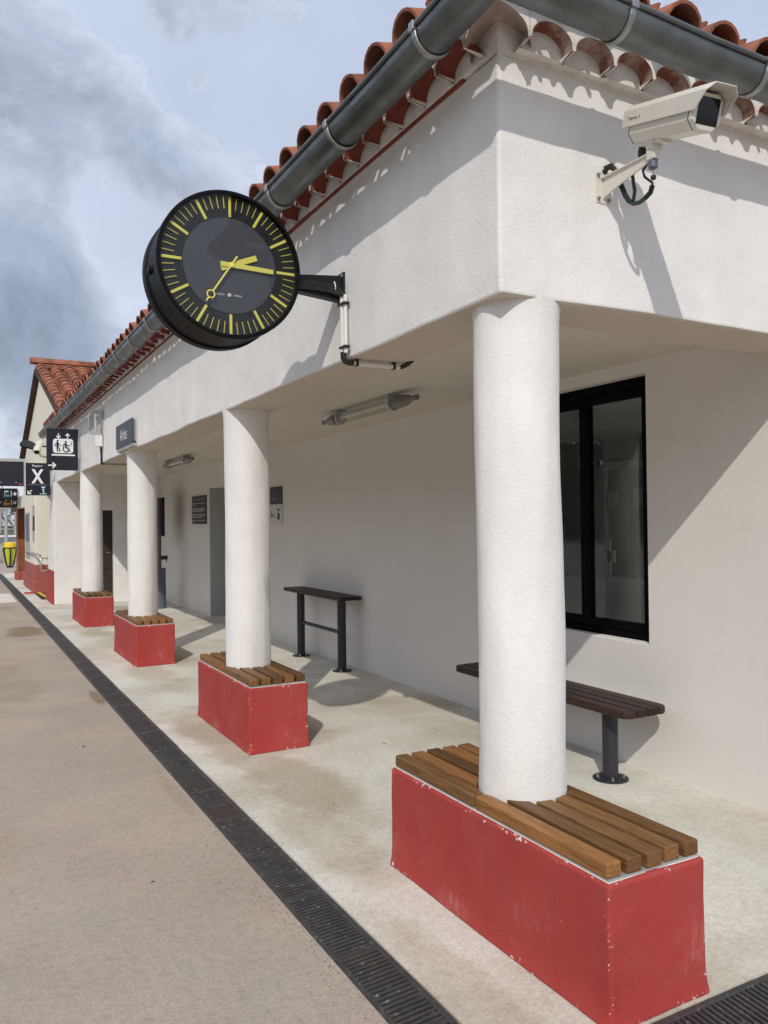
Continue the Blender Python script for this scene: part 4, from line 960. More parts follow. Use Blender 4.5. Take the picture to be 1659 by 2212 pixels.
t2, c2, *_ = security_camera('security_camera', 'small distant ivory security camera on the cream gable, above the X sign', Vector((-.20, 15.55, 3.04)), 196, 32, bodyoff=Vector((0, .08, .12)))
b = MB(); b.tube([(-.20, 15.6, 3.10), (-.15, 15.75, 3.0), (.02, 15.95, 2.98)], .022, 10); b.box(-.005, 15.88, 2.9, .012, 16.02, 3.06); obj('bracket', b, M_camw, t2)
hs = thing('gable_loudspeaker', 'dark half round loudspeaker hood on the gable beside the distant camera', 'loudspeaker', (-.30, 15.7, 3.2))
b = MB(); nn = 14; vs = []
for (y_, r_) in ((15.58, .185), (15.85, .15)):
    for j in range(nn+1): a = math.pi*j/nn; vs.append((-.38-math.cos(a)*r_, y_+.02*math.sin(a), 3.155+math.sin(a)*r_*.8-math.cos(a)*-.045))
b.add(vs, [(j, j+1, nn+2+j, nn+1+j) for j in range(nn)], 0, True); b.add(vs, [tuple(range(nn+1)), tuple(range(nn+1, 2*nn+2))[::-1]])
obj('hood', b, M_charc, hs)
b = MB(); b.tube([(-.30, 15.72, 3.2), (.01, 15.95, 3.22)], .018, 8); obj('stem', b, M_charc, hs)

# ================================================================== SIGNS
def board(name, label, cat, x0, x1, y, z0, z1, th=.03, m_=None, plate=None):
    t = thing(name, label, cat, ((x0+x1)/2, y, z0))
    b = MB(); b.box(x0, y, z0, x1, y+th, z1); obj('panel', b, m_ or M_navy, t, bevel=.003)
    if plate:
        b = MB(); b.box(x1-.004, y-.006, plate[0], x1+.035, y+th+.006, plate[1])
        for zz in (plate[0]+.03, (plate[0]+plate[1])/2, plate[1]-.03): b.lathe((x1+.016, y-.006, zz), (0, -1, 0), [(.008, 0), (.006, .004), (0, .004)], 8)
        obj('mounting_plate', b, M_lgrey, t)
    return t
# lift sign
ey = 10.94
t = board('lift_sign', 'dark square sign with lift pictogram and right arrow beside the wall lamp', 'sign', -.496, -.035, ey, 2.40, 3.048, plate=(2.585, 2.86))
fr = frame((-.496, ey, 2.40), (1, 0, 0), (0, 0, 1)); sx, sz = .461/632, .648/823
def px(x, y): return ((x-918)*sx, (1020-y)*sz)
f = Flat(fr); f.rrect(*px(1045, 680), *px(1450, 395), .043); f.stroke([px(1030, 718), px(1468, 718)], .024)
f.arrow(px(1155, 290), px(1155, 383), .016, .032); f.arrow(px(1338, 388), px(1338, 295), .016, .032); f.arrow(px(948, 925), px(1095, 925), .020, .046)
obj('white_symbols', f.mb, M_wfilm, t)
f = Flat(fr, .004)
f.disc(px(1137, 440), .0145); f.stroke([px(1137, 480), px(1132, 560)], .030); f.stroke([px(1122, 485), px(1090, 505), px(1085, 545)], .011); f.stroke([px(1150, 485), px(1172, 520), px(1208, 532)], .011)
f.stroke([px(1128, 560), px(1130, 645)], .0155); f.stroke([px(1142, 560), px(1172, 600), px(1178, 645)], .0155)
f.disc(px(1300, 455), .0145); f.stroke([px(1298, 495), px(1300, 550)], .027); f.stroke([px(1305, 500), px(1335, 525), px(1372, 527)], .011); f.stroke([px(1300, 572), px(1350, 575), px(1382, 638)], .0155); f.stroke([px(1275, 490), px(1250, 520), px(1252, 550)], .009)
f.ring(px(1300, 598), .042, .0105, 130, 385)
for yy in (458, 487, 515): f.disc(px(1406, yy), .006)
obj('dark_symbols', f.mb, M_navy, t)
# X sign
xy = 14.42
t = board('letter_sign', 'dark sign reading Repère X with platform 1 arrow, left of the lift sign', 'sign', -.535, -.095, xy, 2.125, 2.755, plate=(2.30, 2.565))
fr = frame((-.535, xy, 2.125), (1, 0, 0), (0, 0, 1)); sx, sz = .44/523, .63/652
def px(x, y): return ((x-505)*sx, (1512-y)*sz)
f = Flat(fr)
def thickline(f, a, b, w): a, b = px(*a), px(*b); f.poly([(a[0]-w/2, a[1]), (b[0]-w/2, b[1]), (b[0]+w/2, b[1]), (a[0]+w/2, a[1])] if b[1] > a[1] else [(b[0]-w/2, b[1]), (a[0]-w/2, a[1]), (a[0]+w/2, a[1]), (b[0]+w/2, b[1])][::1])
thickline(f, (655, 1272), (850, 985), .052); thickline(f, (852, 1272), (658, 985), .052)
f.arrow(px(632, 1408), px(548, 1480), .018, .045)
mbx = f.mb; tt = text_mb('Repère', (fr[0]+Vector((px(750, 918)[0], 0, px(750, 918)[1])),)+fr[1:], .062, .0015); mbx.add(tt.v, tt.f)
obj('white_lettering', mbx, M_wfilm, t)
f = Flat(fr); f.poly([px(540, 1304), px(952, 1304), px(952, 1296), px(540, 1296)]); obj('rule', f.mb, M_gfilm, t)
f = Flat(fr); f.rrect(*px(832, 1366), *px(916, 1332), .014); f.poly([px(795, 1488), px(950, 1488), px(950, 1474), px(795, 1474)])
f.poly([px(866, 1470), px(894, 1470), px(894, 1380), px(872, 1380), px(846, 1396), px(850, 1412), px(866, 1406)]); obj('platform_number', f.mb, M_bfilm, t)
# lower direction sign with the baby change symbol
sy = 22.2
t = board('direction_sign', 'dark direction sign with 1bis and baby change symbols hanging before the brown shutter', 'sign', -1.25, -.175, sy, 2.045, 2.585, plate=(2.10, 2.55))
k = .00126; kz = .00139
def px(x, y): return ((x-350)*k, (1755-y)*kz)
fr = frame((-.175, sy, 2.045), (1, 0, 0), (0, 0, 1))
f = Flat(fr)
for (y0_, y1_) in ((1535, 1412), (1708, 1590)): f.poly([px(217, y0_), px(229, y0_), px(229, y1_), px(217, y1_)])
f.arrow(px(250, 1478), px(325, 1478), .022, .05); f.arrow(px(258, 1622), px(312, 1675), .022, .055)
mbx = f.mb; tt = text_mb('e', (fr[0]+Vector((px(8, 1645)[0], 0, px(8, 1645)[1])),)+fr[1:], .10, .0015); mbx.add(tt.v, tt.f)
obj('white_symbols', mbx, M_wfilm, t)
f = Flat(fr); f.rrect(*px(85, 1446), *px(170, 1414), .018); f.poly([px(60, 1544), px(190, 1544), px(190, 1534), px(60, 1534)])
mbx = f.mb; tt = text_mb('1', (fr[0]+Vector((px(92, 1490)[0], 0, px(92, 1490)[1])),)+fr[1:], .15, .0015); mbx.add(tt.v, tt.f)
tt = text_mb('bis', (fr[0]+Vector((px(152, 1506)[0], 0, px(152, 1506)[1])),)+fr[1:], .08, .0015); mbx.add(tt.v, tt.f)
obj('platform_number', mbx, M_bfilm, t)
f = Flat(fr); f.disc(px(123, 1605), .022); f.stroke([px(72, 1640), px(82, 1675), px(112, 1685)], .028); f.stroke([px(110, 1640), px(116, 1668), px(150, 1672)], .022); f.stroke([px(150, 1680), px(178, 1668)], .030)
f.poly([px(58, 1708), px(186, 1708), px(186, 1696), px(58, 1696)]); obj('baby_symbol', f.mb, M_ofilm, t)
# departure screen
scy = 21.0
t = thing('departure_screen', 'wide black departure screen with grey top edge at the far left', 'screen', (-.9, scy, 2.6))
b = MB(); b.box(-1.9, scy, 2.60, -.10, scy+.18, 3.245); obj('housing', b, M_navy, t, bevel=.006)
b = MB(); b.box(-1.92, scy-.02, 3.247, -.07, scy+.2, 3.33); b.box(-.098, scy-.02, 2.60, -.07, scy+.2, 3.247); obj('grey_trim', b, M_lgrey, t, bevel=.004)
f = Flat(frame((-1.0, scy, 2.6), (1, 0, 0), (0, 0, 1))); f.poly([(.78, .035), (.86, .035), (.86, .062), (.78, .062)]); obj('red_badge', f.mb, M_rfilm, t)
f = Flat(frame((-1.0, scy, 2.6), (1, 0, 0), (0, 0, 1)))
for a in (.28, .69): f.poly([(a, .085), (a+.055+.04*(a < .5), .085), (a+.055+.04*(a < .5), .10), (a, .10)])
obj('grey_marks', f.mb, M_lgrey, t)
b = MB(); b.tube([(-.07, scy+.1, 2.9), (.02, scy+.1, 2.9)], .03, 8); obj('hanger', b, M_charc, t)
# name sign on the fascia
t = thing('name_sign', 'slate blue station name sign reading Arles on the white fascia', 'sign', (-.03, 7.07, 2.43))
b = MB(); b.box(-.050, 6.57, 2.437, -.040, 7.56, 2.713); obj('panel', b, M_navy2, t, bevel=.002)
b = MB(); b.box(-.040, 6.60, 2.46, .01, 6.64, 2.70); b.box(-.040, 7.49, 2.46, .01, 7.53, 2.70); b.box(-.046, 6.55, 2.40, -.0, 7.5, 2.436); obj('bracket', b, M_conc, t)
tt = text_mb('Arles', frame((-.050, 7.075, 2.573), (0, -1, 0), (0, 0, 1)), .20, .0015, sx=.98); obj('lettering', tt, M_wfilm, t)

# ================================================================== LAMPS
WL = thing('wall_lamp', 'clear bulkhead lamp with tube standing off the white fascia above its junction box', 'lamp', (-.1, 8.75, 2.6))
b = MB(); pr_ = [(-.02, 3.055), (-.10, 3.07), (-.165, 3.05), (-.185, 2.98), (-.19, 2.82), (-.17, 2.74), (-.02, 2.735)]
b.prism(pr_[::-1], frame((0, 8.70, 0), (1, 0, 0), (0, 0, 1)), -.11, 0); obj('glass_body', b, M_lampg, WL, bevel=.02)
b = MB(); b.box(-.022, 8.70, 2.73, -.002, 8.81, 3.075); obj('back_plate', b, M_lgrey, WL)
b = MB(); b.tube([(-.10, 8.755, 2.78), (-.10, 8.755, 3.02)], .016, 10); obj('tube', b, M_wfilm, WL)
b = MB(); b.box(-.135, 8.69, 2.805, -.07, 8.70, 2.825); b.box(-.135, 8.69, 2.985, -.07, 8.70, 3.005); obj('clip', b, M_lgrey, WL)
b = MB(); b.box(-.115, 8.705, 2.585, -.02, 8.80, 2.73); obj('junction_box', b, M_pvc, WL, bevel=.005)
b = MB(); b.tube([(-.03, 8.79, 2.59), (-.022, 8.80, 2.46), (-.018, 8.82, 2.40), (-.01, 8.88, 2.372), (.03, 8.95, 2.368)], .013, 8); obj('cable', b, M_cable, WL)
b = MB(); b.tube([(.03, 8.95, 2.368), (.33, 8.95, 2.368)], .012, 8); obj('conduit', b, M_conc, WL)
M_tubeg = glass('lamp_tube_glass', (0.80, 0.79, 0.74), .12)
def tube_lamp(x, y0, y1, z, label):
    t = thing('ceiling_tube_lamp', label, 'lamp', (x, (y0+y1)/2, z), 'tube lamps under the porch ceiling')
    b = MB(); b.lathe((x, y0+.28, z), (0, 1, 0), [(.047, 0), (.047, y1-y0-.56)], 24); obj('glass_tube', b, M_tubeg, t)
    b = MB(); b.tube([(x, y0+.25, z+.008), (x, y1-.25, z+.008)], .016, 10); b.box(x-.03, y0+.28, z+.026, x+.03, y1-.28, z+.036); obj('inner_tube', b, M_wfilm, t)
    for s_, ye in ((1, y0), (-1, y1)):
        b = MB(); b.lathe((x, ye+s_*.30, z), (0, -s_, 0), [(.050, 0), (.050, .05), (.047, .10), (.036, .17), (.020, .22), (.018, .27), (.021, .275), (.021, .30), (0, .30)], 20); obj('end_cap', b, mat('smoky_cap_plastic', (.16, .145, .135), .25), t)
        b = MB(); b.box(x-.055, ye+s_*.36-.012, z+.02, x+.055, ye+s_*.36+.012, 2.527)
        b.lathe((x, ye+s_*.36-.014, z), (0, 1, 0), [(.056, 0), (.056, .028)], 20); obj('bracket', b, M_lgrey, t)
    b = MB(); b.tube([(x, y1-.01, z), (x, y1+.03, z+.005), (x+.01, y1+.05, z+.04), (x+.02, y1+.05, 2.527)], .006, 6); obj('cable', b, M_pvc, t)
tube_lamp(1.20, 2.61, 4.27, 2.45, 'long clear tube lamp under the porch ceiling, beside the clock conduit')
tube_lamp(1.16, 8.60, 10.32, 2.45, 'farther and smaller tube lamp under the ceiling, behind the third column')

# ================================================================== FURNITURE AGAINST THE WALL
BN = thing('wall_bench', 'low dark brown slatted bench with one visible post below the window', 'bench', (1.7, 1.85, 0))
def rounded_slats(t, x0, x1, y0, y1, z1, th, n, m_, rad):
    w = (x1-x0)/n
    for i in range(n):
        a, b_ = x0+i*w+.002, x0+(i+1)*w-.002
        def yy(x, s):
            # rounded corners at both ends of the seat
            dxl, dxr = x-x0, x1-x; k = 0
            for dd_ in (dxl, dxr):
                if dd_ < rad: k = max(k, rad-math.sqrt(max(0, rad*rad-(rad-dd_)**2)))
            return (y0+k) if s < 0 else (y1-k)
        X = [a+(b_-a)*q/6 for q in range(7)]
        poly = [(x, yy(x, -1)) for x in X]+[(x, yy(x, 1)) for x in X[::-1]]
        mb = MB(); mb.prism(poly, frame((0, 0, z1-th), (1, 0, 0), (0, 1, 0), (0, 0, 1)), 0, th)
        obj('slat', mb, m_, t, bevel=.010, segs=3)
rounded_slats(BN, 1.545, 1.905, .955, 2.72, .455, .045, 4, M_dkwood, .075)
def post(t, x, y, h, r, fr_):
    b = MB(); b.lathe((x, y, .012), (0, 0, 1), [(r, 0), (r, h-.012)], 28); lg = obj('leg', b, M_charc, t)
    b = MB(); b.lathe((x, y, .0), (0, 0, 1), [(fr_, 0), (fr_, .008), (fr_-.003, .010), (0, .010)], 32); obj('base_flange', b, M_charc, lg)
    b = MB()
    for k_ in range(4):
        a = math.radians(45+90*k_+10); c_ = (x+math.cos(a)*(r+fr_)/2, y+math.sin(a)*(r+fr_)/2, .010)
        b.lathe(c_, (0, 0, 1), [(.013, 0), (.013, .003), (.009, .0035), (.009, .013), (.005, .014), (.005, .022), (0, .022)], 6, smooth=False)
    obj('bolts', b, M_galv, lg)
post(BN, 1.665, 1.20, .41, .046, .104); post(BN, 1.665, 2.22, .41, .046, .104)
b = MB(); b.box(1.62, 1.14, .402, 1.88, 1.26, .411); b.box(1.62, 2.16, .402, 1.88, 2.28, .411); obj('seat_support', b, M_charc, BN)
TB = thing('standing_table', 'tall narrow dark leaning table with two posts and a crossbar against the wall', 'table', (1.8, 5.7, 0))
rounded_slats(TB, 1.69, 1.955, 5.02, 6.60, .775, .042, 3, M_dkwood, .02)
post(TB, 1.772, 5.144, .735, .045, .102); post(TB, 1.772, 6.245, .735, .045, .102)
b = MB(); b.tube([(1.772, 5.144, .395), (1.772, 6.245, .395)], .020, 14); obj('crossbar', b, M_charc, TB)

# info post
TT = thing('information_post', 'slim grey post with framed panel and small shelf ring beside the poster wall', 'information post', (1.55, 12.45, 0))
b = MB(); b.lathe((1.55, 12.45, 0), (0, 0, 1), [(.115, 0), (.115, .72), (.110, .735)], 28); obj('base', b, M_bgrey, TT)
b = MB(); b.lathe((1.54, 12.45, .735), (0, 0, 1), [(.048, 0), (.048, 1.29)], 20); obj('post', b, M_bgrey, TT)
b = MB(); b.box(1.597, 12.30, 1.32, 1.622, 13.05, 2.03); obj('panel_frame', b, M_black, TT, bevel=.004)
b = MB(); b.lathe((1.64, 12.42, .93), (0, 0, 1), [(.055, 0), (.062, .012), (.06, .03), (.045, .03), (.042, .012)], 20); b.box(1.585, 12.40, .89, 1.69, 12.44, .93); b.tube([(1.665, 12.41, .93), (1.672, 12.41, .84)], .010, 8); obj('shelf_ring', b, M_charc, TT)

# posters
t = thing('safety_notice', 'black notice with white lines of text on the shaded wall, left of the doorway', 'notice', (XW, 11.25, 1.54))
b = MB(); b.box(XW-.014, 10.80, 1.537, XW-.002, 11.70, 2.022); obj('panel', b, M_navy, t)
fr = frame((XW-.014, 11.70, 1.537), (0, -1, 0), (0, 0, 1))
tt = text_mb('Pour votre sécurité, il est interdit :', (fr[0]+Vector((0, -.43, .425)),)+fr[1:], .055, .0012, sx=.88)
f = Flat(fr)
for (z, w) in ((.355, .84), (.318, .22), (.268, .80), (.243, .84), (.218, .72), (.165, .80), (.140, .84), (.112, .66), (.058, .84), (.030, .12)):
    f.poly([(.035, z-.006), (.035+w*.96, z-.006), (.035+w*.96, z+.006), (.035, z+.006)])
mbx = f.mb; mbx.add(tt.v, tt.f); obj('white_text', mbx, mat('grey_white_text', (.42, .42, .44), .6), t)
b = MB(); b.box(XW-.008, 11.72, 1.56, XW-.002, 11.93, 2.0); lbk = obj('side_label', b, M_inner, t)
f = Flat(frame((XW-.008, 11.93, 1.56), (0, -1, 0), (0, 0, 1))); f.poly([(.04, .15), (.19, .15), (.135, .25), (.13, .33), (.10, .33), (.095, .25)]); obj('red_mark', f.mb, M_rfilm, t)
f = Flat(frame((XW-.008, 11.93, 1.56), (0, -1, 0), (0, 0, 1)), .002); f.poly([(.065, .163), (.165, .163), (.125, .24), (.105, .24)]); obj('pale_mark', f.mb, M_wfilm, t)
t = thing('train_notice', 'black and white notice with a train pictogram half hidden by the second column', 'notice', (XW, 7.8, 1.53))
b = MB(); b.box(XW-.014, 7.31, 1.785, XW-.002, 8.30, 2.015); obj('dark_panel', b, M_navy, t)
b = MB(); b.box(XW-.014, 7.31, 1.533, XW-.002, 8.30, 1.785); obj('white_panel', b, mat('notice_white', (.62, .61, .57), .6), t)
fr = frame((XW-.014, 8.30, 1.533), (0, -1, 0), (0, 0, 1))
tt = text_mb('au', (fr[0]+Vector((0, -.655, .385)),)+fr[1:], .06, .0012); t3 = text_mb('rs trains.', (fr[0]+Vector((0, -.71, .33)),)+fr[1:], .06, .0012); tt.add(t3.v, t3.f)
obj('lettering', tt, mat('pale_grey_text', (.30, .30, .31), .6), t)
f = Flat(fr)
f.poly([(.81, .055), (.93, .055), (.91, .075), (.91, .135), (.83, .135), (.83, .075)]); f.poly([(.83, .168), (.91, .168), (.90, .195), (.885, .20), (.855, .20), (.84, .195)])
f.stroke([(.83, .135), (.825, .168)], .006, False); f.stroke([(.91, .135), (.915, .168)], .006, False)
for a in ((.80, .19, .77, .205), (.94, .19, .97, .205), (.82, .215, .80, .235), (.92, .215, .94, .235)): f.stroke([(a[0], a[1]), (a[2], a[3])], .006, False)
f.stroke([(.40, .095), (.75, .095), (.78, .075)], .008, False); f.poly([(.60, .105), (.64, .105), (.625, .17)]); f.poly([(.665, .105), (.69, .105), (.69, .135), (.665, .13)])
obj('pictogram', f.mb, M_black, t)

# ================================================================== THINGS BEYOND
# notice boards on the front block
t = thing('poster_case', 'tall blue grey poster case on the cream wall near the brown shutter', 'poster', (-.15, 19.2, 1.1))
b = MB(); b.box(-.160, 18.55, .74, -.142, 19.75, 1.86); obj('frame', b, M_lgrey, t)
f = Flat(frame((-.160, 19.75, .74), (0, -1, 0), (0, 0, 1))); f.poly([(.04, .40), (1.16, .40), (1.16, 1.08), (.04, 1.08)]); obj('poster_sheet', f.mb, mat('poster_blue', (.10, .14, .19), .5, var=.6, vscale=3), t)
f = Flat(frame((-.160, 19.75, .74), (0, -1, 0), (0, 0, 1))); f.poly([(.04, .04), (1.16, .04), (1.16, .39), (.04, .39)]); obj('lower_panel', f.mb, mat('lower_panel_grey', (.40, .40, .40), .5, var=.2, vscale=3), t)  # plain grey panel below the poster sheet
t = thing('flag_sign', 'narrow black and grey panel on the cream wall corner above the handrail', 'sign', (-.17, 17.5, 1.2))
b = MB(); b.box(-.165, 17.36, 1.42, -.143, 17.62, 1.76); obj('black_panel', b, M_navy, t)
b = MB(); b.box(-.165, 17.36, 1.18, -.143, 17.62, 1.418); b.box(-.165, 17.36, 1.762, -.143, 17.62, 2.0); obj('grey_panel', b, M_lgrey, t)
f = Flat(frame((-.165, 17.62, 1.42), (0, -1, 0), (0, 0, 1)))
for i in range(4): f.poly([(.07, .05+.07*i), (.19, .05+.07*i), (.19, .085+.07*i), (.07, .085+.07*i)])
obj('pale_marks', f.mb, M_lgrey, t)
t = thing('handrail', 'bent steel handrail at the stair opening beside the red based pier', 'handrail', (-.16, 16, .6))
b = MB(); b.tube([(-.19, 18.75, .855), (-.20, 18.9, .90), (-.20, 18.75, .925), (-.20, 15.5, .925), (-.20, 15.36, .90), (-.20, 15.32, .84), (-.20, 15.32, .66), (-.19, 15.33, .615), (-.06, 15.34, .61)], .020, 12); obj('rail', b, M_steel, t)
b = MB(); b.tube([(-.20, 15.45, .91), (-.18, 15.43, .86), (-.05, 15.41, .86)], .012, 8); b.tube([(-.20, 17.9, .91), (-.18, 17.9, .87), (-.14, 17.9, .87)], .012, 8); b.lathe((-.062, 15.41, .86), (-1, 0, 0), [(.04, 0), (.04, .006), (0, .006)], 16); obj('fixing', b, M_steel, t)
b = MB(); b.box(-.16, 15.55, 0.001, .88, 17.18, .007); o = obj('recess_shade_sheet', b, M_recess); tag(o, 'dark sheet for the shaded stair recess between the red pier and the faded red block', 'recess sheet')  # flat dark sheet drawn in place of the shaded stair recess
b = MB(); b.obox((-.05, 16.4, .022), (.022, 0, 0), (-.03, .8, 0), (0, 0, .016)); o = obj('stair_edge_strip', b, M_ylid); tag(o, 'yellow edge strip lying beside the dark recess sheet', 'edge strip')
b = MB(); b.box(-.36, 17.33, .004, -.04, 17.42, .03); o = obj('floor_strip', b, mat('red_strip', (.55, .03, .03), .5)); tag(o, 'short red strip on the floor beside the faded red block', 'edge strip')
b = MB(); b.box(-2.2, 15.28, 0.0, -.645, 17.55, .006)
for i in range(26):
    for j in range(38): b.lathe((-2.17+i*.06, 15.32+j*.059, .006), (0, 0, 1), [(.016, 0), (.012, .005), (0, .005)], 6, smooth=False)
o = obj('tactile_paving', b, M_tact); tag(o, 'white studded tactile paving slab beside the drain at the left edge', 'paving')
# antenna at the far gutter end
t = thing('roof_antenna', 'small pale mast with short crossbars behind the far gutter end', 'antenna', (.02, 15.2, 3.3))
b = MB(); b.box(-.02, 15.17, 3.1, .02, 15.21, 3.75); b.box(-.14, 15.18, 3.52, .08, 15.2, 3.545); b.box(-.09, 15.18, 3.62, -.05, 15.2, 3.65); b.tube([(0, 15.19, 3.75), (0, 15.19, 4.15)], .005, 5); obj('mast', b, M_cream, t)
# bin
BX, BY = .06, 29.9
t = thing('litter_bin', 'yellow lidded litter bin with translucent bag on a black stand', 'bin', (BX, BY, 0))
b = MB(); b.lathe((BX, BY, .74), (0, 0, 1), [(.19, 0), (.19, .15), (.185, .17), (.14, .19), (0, .195)], 28); obj('lid', b, M_ylid, t)
b = MB(); b.lathe((BX, BY, .70), (0, 0, 1), [(.20, 0), (.225, .012), (.225, .035), (.20, .04)], 28)
for k_ in range(6):
    a = math.pi/6+k_*math.pi/3; q = Vector((math.cos(a), math.sin(a), 0)); C_ = Vector((BX, BY, 0))
    b.tube([C_+q*.24+Vector((0, 0, .71)), C_+q*.25+Vector((0, 0, .66)), C_+q*.14+Vector((0, 0, .10)), C_+q*.09+Vector((0, 0, .06))], .022, 8)
b.lathe((BX, BY, 0), (0, 0, 1), [(.11, 0), (.11, .06), (.05, .07)], 20); obj('stand', b, M_black, t)
b = MB(); n = 40; vs = []; zz = [.70, .6, .45, .3, .18, .11, .09]; rr_ = [.20, .19, .165, .14, .115, .08, .01]
for z, r in zip(zz, rr_):
    for j in range(n): a = 2*math.pi*j/n; q = r*(1+.10*math.sin(a*9+z*2)*min(1, (.75-z)*6)); vs.append((BX+math.cos(a)*q, BY+math.sin(a)*q, z))
b.add(vs, [(i*n+j, i*n+(j+1) % n, (i+1)*n+(j+1) % n, (i+1)*n+j) for i in range(len(zz)-1) for j in range(n)], 0, True); obj('bag', b, M_bag, t)
# mast behind the bin
t = thing('grey_mast', 'plain grey steel mast standing behind the yellow bin', 'mast', (.10, 33.0, 0))
b = MB(); b.lathe((.10, 33.0, 0), (0, 0, 1), [(.10, 0), (.085, .1), (.065, 1.0), (.058, 2.8)], 16); obj('shaft', b, M_lgrey, t)
b = MB(); b.lathe((.10, 33.0, 2.8), (0, 0, 1), [(.058, 0), (.05, .04), (0, .05)], 16); obj('cap', b, M_charc, t)
# guard rail beyond the road
t = thing('guard_rail', 'long grey steel guard rail along the far pavement', 'guard rail', (5, 130, 0))
b = MB()
for z in (.95, 1.5): b.box(-40, 129.9, z, 6.6, 130.0, z+.10)
obj('rail', b, M_lgrey, t)
for i in range(16):
    b = MB(); b.box(6.5-i*2.6, 129.9, 0, 6.6-i*2.6, 130.0, 1.6); obj('post', b, M_lgrey, t)
t = thing('gate_pillar', 'squat grey concrete pillar on the far grass verge', 'pillar', (8.1, 150, 0))
b = MB(); b.box(7.6, 150, -.2, 8.7, 150.8, 3.6); obj('shaft', b, M_conc, t)
b = MB(); b.box(7.5, 149.9, 3.6, 8.8, 150.9, 3.85); obj('cap', b, M_conc, t)
for (x, y, h, lb) in ((10.0, 160, 13, 'slim concrete pole on the far verge, right of the grey mast'), (6.6, 175, 14, 'leaning timber pole among the far bare trees')):
    t = thing('utility_pole', lb, 'pole', (x, y, 0))
    b = MB(); b.tube([(x, y, 0), (x+(.5 if y > 170 else 0), y, h)], .16, 10, radii=[.2, .12]); obj('shaft', b, M_conc, t)
    b = MB(); b.box(x-.7, y-.05, h-.8, x+.9, y+.05, h-.65); obj('crossarm', b, M_conc, t)
# bare trees and thicket
def bare_tree(x, y, h, label):
    t = thing('bare_tree', label, 'tree', (x, y, 0), 'bare winter trees beyond the road')
    tr_, tw_ = MB(), MB()
    def grow(mb, p, d, ln, r, lv):
        q = p+d*ln; mid = p+d*ln*.5+Vector((random.uniform(-.1, .1), random.uniform(-.1, .1), .05))*ln*.4
        mb.tube([p, mid, q], r, 5 if lv else 8, cap=False, radii=[r, r*.85, r*.65])
        if lv >= 4: return
        for _ in range(4 if lv else 6):
            nd = (d+Vector((random.uniform(-1, 1), random.uniform(-1, 1), random.uniform(-.35, .7)))*.85).normalized()
            s_ = p.lerp(q, random.uniform(.45, 1))
            grow(tr_ if lv < 1 else tw_, s_, nd, ln*random.uniform(.5, .72), r*.55, lv+1)
    grow(tr_, Vector((x, y, -.2)), Vector((random.uniform(-.06, .06), 0, 1)).normalized(), h*.42, h*.022, 0)
    obj('trunk', tr_, M_bark, t); obj('crown', tw_, M_twig, t)
for i, (x, y, h) in enumerate(((6.2, 190, 7.5), (9.0, 205, 9), (11.5, 196, 10), (13.5, 215, 9.5), (3.5, 210, 6.0))):
    bare_tree(x, y, h, ['low bare tree left of the leaning pole', 'bare tree right behind the leaning pole', 'tall bare tree right of the concrete pole', 'farthest bare tree behind the brown shutter edge', 'small pale bare tree at the left picture edge'][i])
th_ = MB()
for i in range(9000):
    x = random.uniform(-60, 70); y = random.uniform(200, 250); hh = 5.2*(.55+.45*noise.noise(Vector((x*.09, 0, 3)))+.25*noise.noise(Vector((x*.4, y*.1, 7))))
    if x < 6: hh *= .55
    z = random.uniform(0, 1)**.8*max(.6, hh); s_ = random.uniform(.15, .5)
    a = Vector((random.uniform(-1, 1), random.uniform(-1, 1), random.uniform(-.3, 1))).normalized()*s_; b_ = Vector((random.uniform(-1, 1), random.uniform(-1, 1), random.uniform(-1, 1)))*s_*.45
    p = Vector((x, y, z)); th_.add([p-a, p+b_, p+a, p-b_], [(0, 1, 2, 3)])
struct(obj('winter_thicket', th_, M_twig), 'stuff')
# unseen tree line, added to darken the window reflections
tl = MB()
for i in range(9000):
    y = random.uniform(-60, 120); x = random.uniform(-46, -38); hh = 13*(.8+.4*noise.noise(Vector((y*.08, 0, 1)))+.2*noise.noise(Vector((y*.5, 0, 5))))
    z = random.uniform(0, hh); s_ = random.uniform(.6, 1.5)
    a = Vector((random.uniform(-1, 1), random.uniform(-1, 1), random.uniform(-1, 1))).normalized()*s_; b_ = Vector((random.uniform(-1, 1), random.uniform(-1, 1), random.uniform(-1, 1)))*s_*.6
    p = Vector((x, y, z)); tl.add([p-a, p+b_, p+a, p-b_], [(0, 1, 2, 3)])
struct(obj('unseen_woodland', tl, M_grass), 'stuff')

gt_ = MB()
for i in range(700):
    y = -2.2+3.9*random.random()**1.3; w = .05+.10*max(0, noise.noise(Vector((y*1.3, 0, 4)))+.25)
    x = DX0-.002-abs(random.gauss(0, w)) if random.random() < .96 else DX1+abs(random.gauss(0, .02))
    if y < SY1+.02: x = min(x, DX0-.01)
    r = random.uniform(.0015, .0042); c_ = Vector((x, y, r*.4))
    gt_.add([c_+Vector((random.uniform(.7, 1.2)*dx_, random.uniform(.7, 1.2)*dy_, dz_*.8))*r for dx_, dy_, dz_ in ((1, 0, 0), (-1, 0, 0), (0, 1, 0), (0, -1, 0), (0, 0, 1), (0, 0, -1))], [(0, 2, 4), (2, 1, 4), (1, 3, 4), (3, 0, 4), (2, 0, 5), (1, 2, 5), (3, 1, 5), (0, 3, 5)])
struct(obj('loose_grit', gt_, mat('loose_grit', (.24, .20, .15), .95, var=.6, vscale=60)), 'stuff')
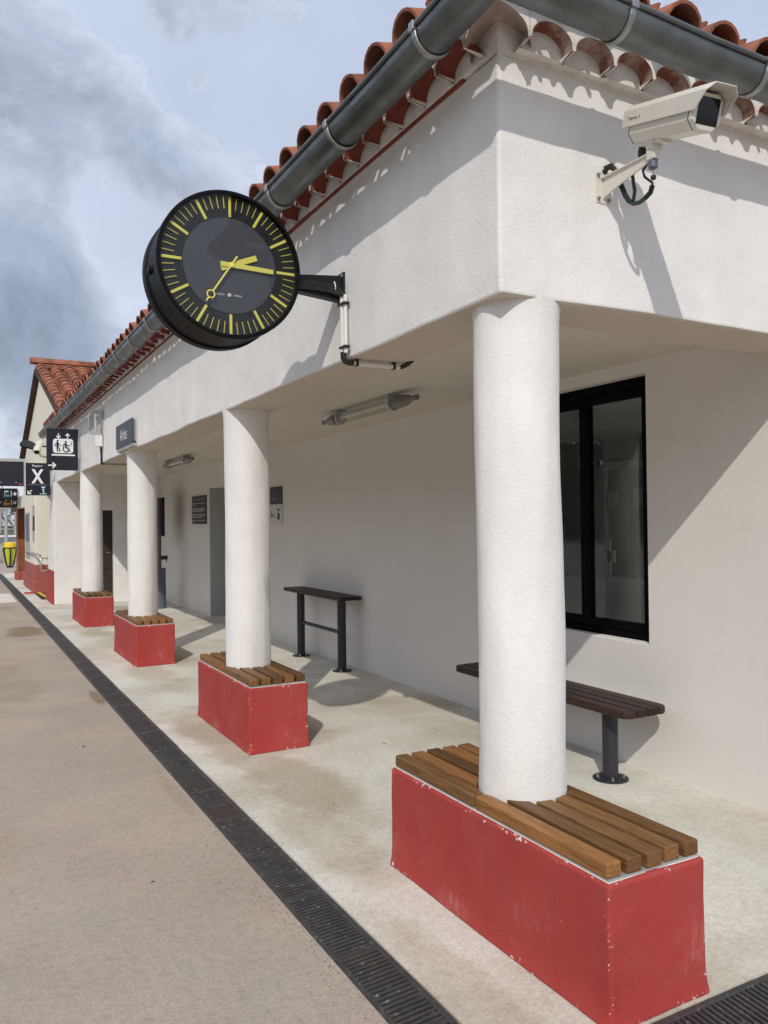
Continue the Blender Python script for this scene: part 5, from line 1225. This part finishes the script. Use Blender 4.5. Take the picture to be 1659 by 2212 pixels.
em = MB(); em.prism([(-75, -.16), (-47, -.16), (-50, 5.5), (-54, 7.0), (-72, 7.0)], frame((0, -90, 0), (1, 0, 0), (0, 0, 1), (0, 1, 0)), 0, 260)  # unseen bank added behind the trees to darken glass reflections
struct(obj('added_reflection_bank', em, M_grass))
# ================================================================== LITTER ON THE FLOOR
def bit(name, label, cat, x, y, l, w, h, ang, m_, group=None):
    mb = MB(); a = math.radians(ang); u = Vector((math.cos(a), math.sin(a), 0)); v = Vector((-u.y, u.x, 0))
    if cat == 'cigarette end':
        mb.tube([Vector((x, y, h))-u*l/2, Vector((x, y, h))+u*l/2], h, 8)
    else:
        pts = [(-.5, -.1), (-.2, -.5), (.25, -.42), (.5, .05), (.2, .5), (-.3, .42)]
        c_ = [Vector((x, y, 0.0005))+u*p_[0]*l+v*p_[1]*w for p_ in pts]; top = [q+Vector((0, 0, h*random.uniform(.5, 1.2))) for q in c_]
        mb.add(c_+top, [(0, 1, 2, 3, 4, 5), (11, 10, 9, 8, 7, 6)]+[(i, (i+1) % 6, 6+(i+1) % 6, 6+i) for i in range(6)])
    tag(obj(name, mb, m_), label, cat, group)
M_butt = mat('pale_paper', (.62, .55, .45), .8); M_leaf = mat('dry_leaf', (.06, .04, .02), .8)
bit('cigarette_end', 'cigarette end on the concrete between the second red plinth and the large one', 'cigarette end', .30, 1.28, .035, .008, .004, 20, M_butt)
bit('cigarette_end', 'orange cigarette end on the concrete right of the second red plinth', 'cigarette end', .86, 2.55, .03, .008, .004, 120, mat('tan_paper', (.45, .25, .10), .8))
bit('dry_leaf', 'small dark leaf lying on the pinkish asphalt left of the drain', 'leaf', -1.02, 1.18, .018, .008, .003, 10, M_leaf)
bit('dry_leaf', 'dark leaf scrap on the asphalt farther up beside the brown stain', 'leaf', -.98, 3.55, .022, .012, .004, 40, M_leaf)
bit('dark_pebble', 'dark pebble on the concrete in front of the low bench', 'pebble', 1.12, 1.00, .012, .010, .006, 0, M_leaf)
bit('white_pebble', 'white chip on the concrete right of the large red plinth', 'pebble', .80, -.22, .016, .009, .004, 70, M_wfilm)
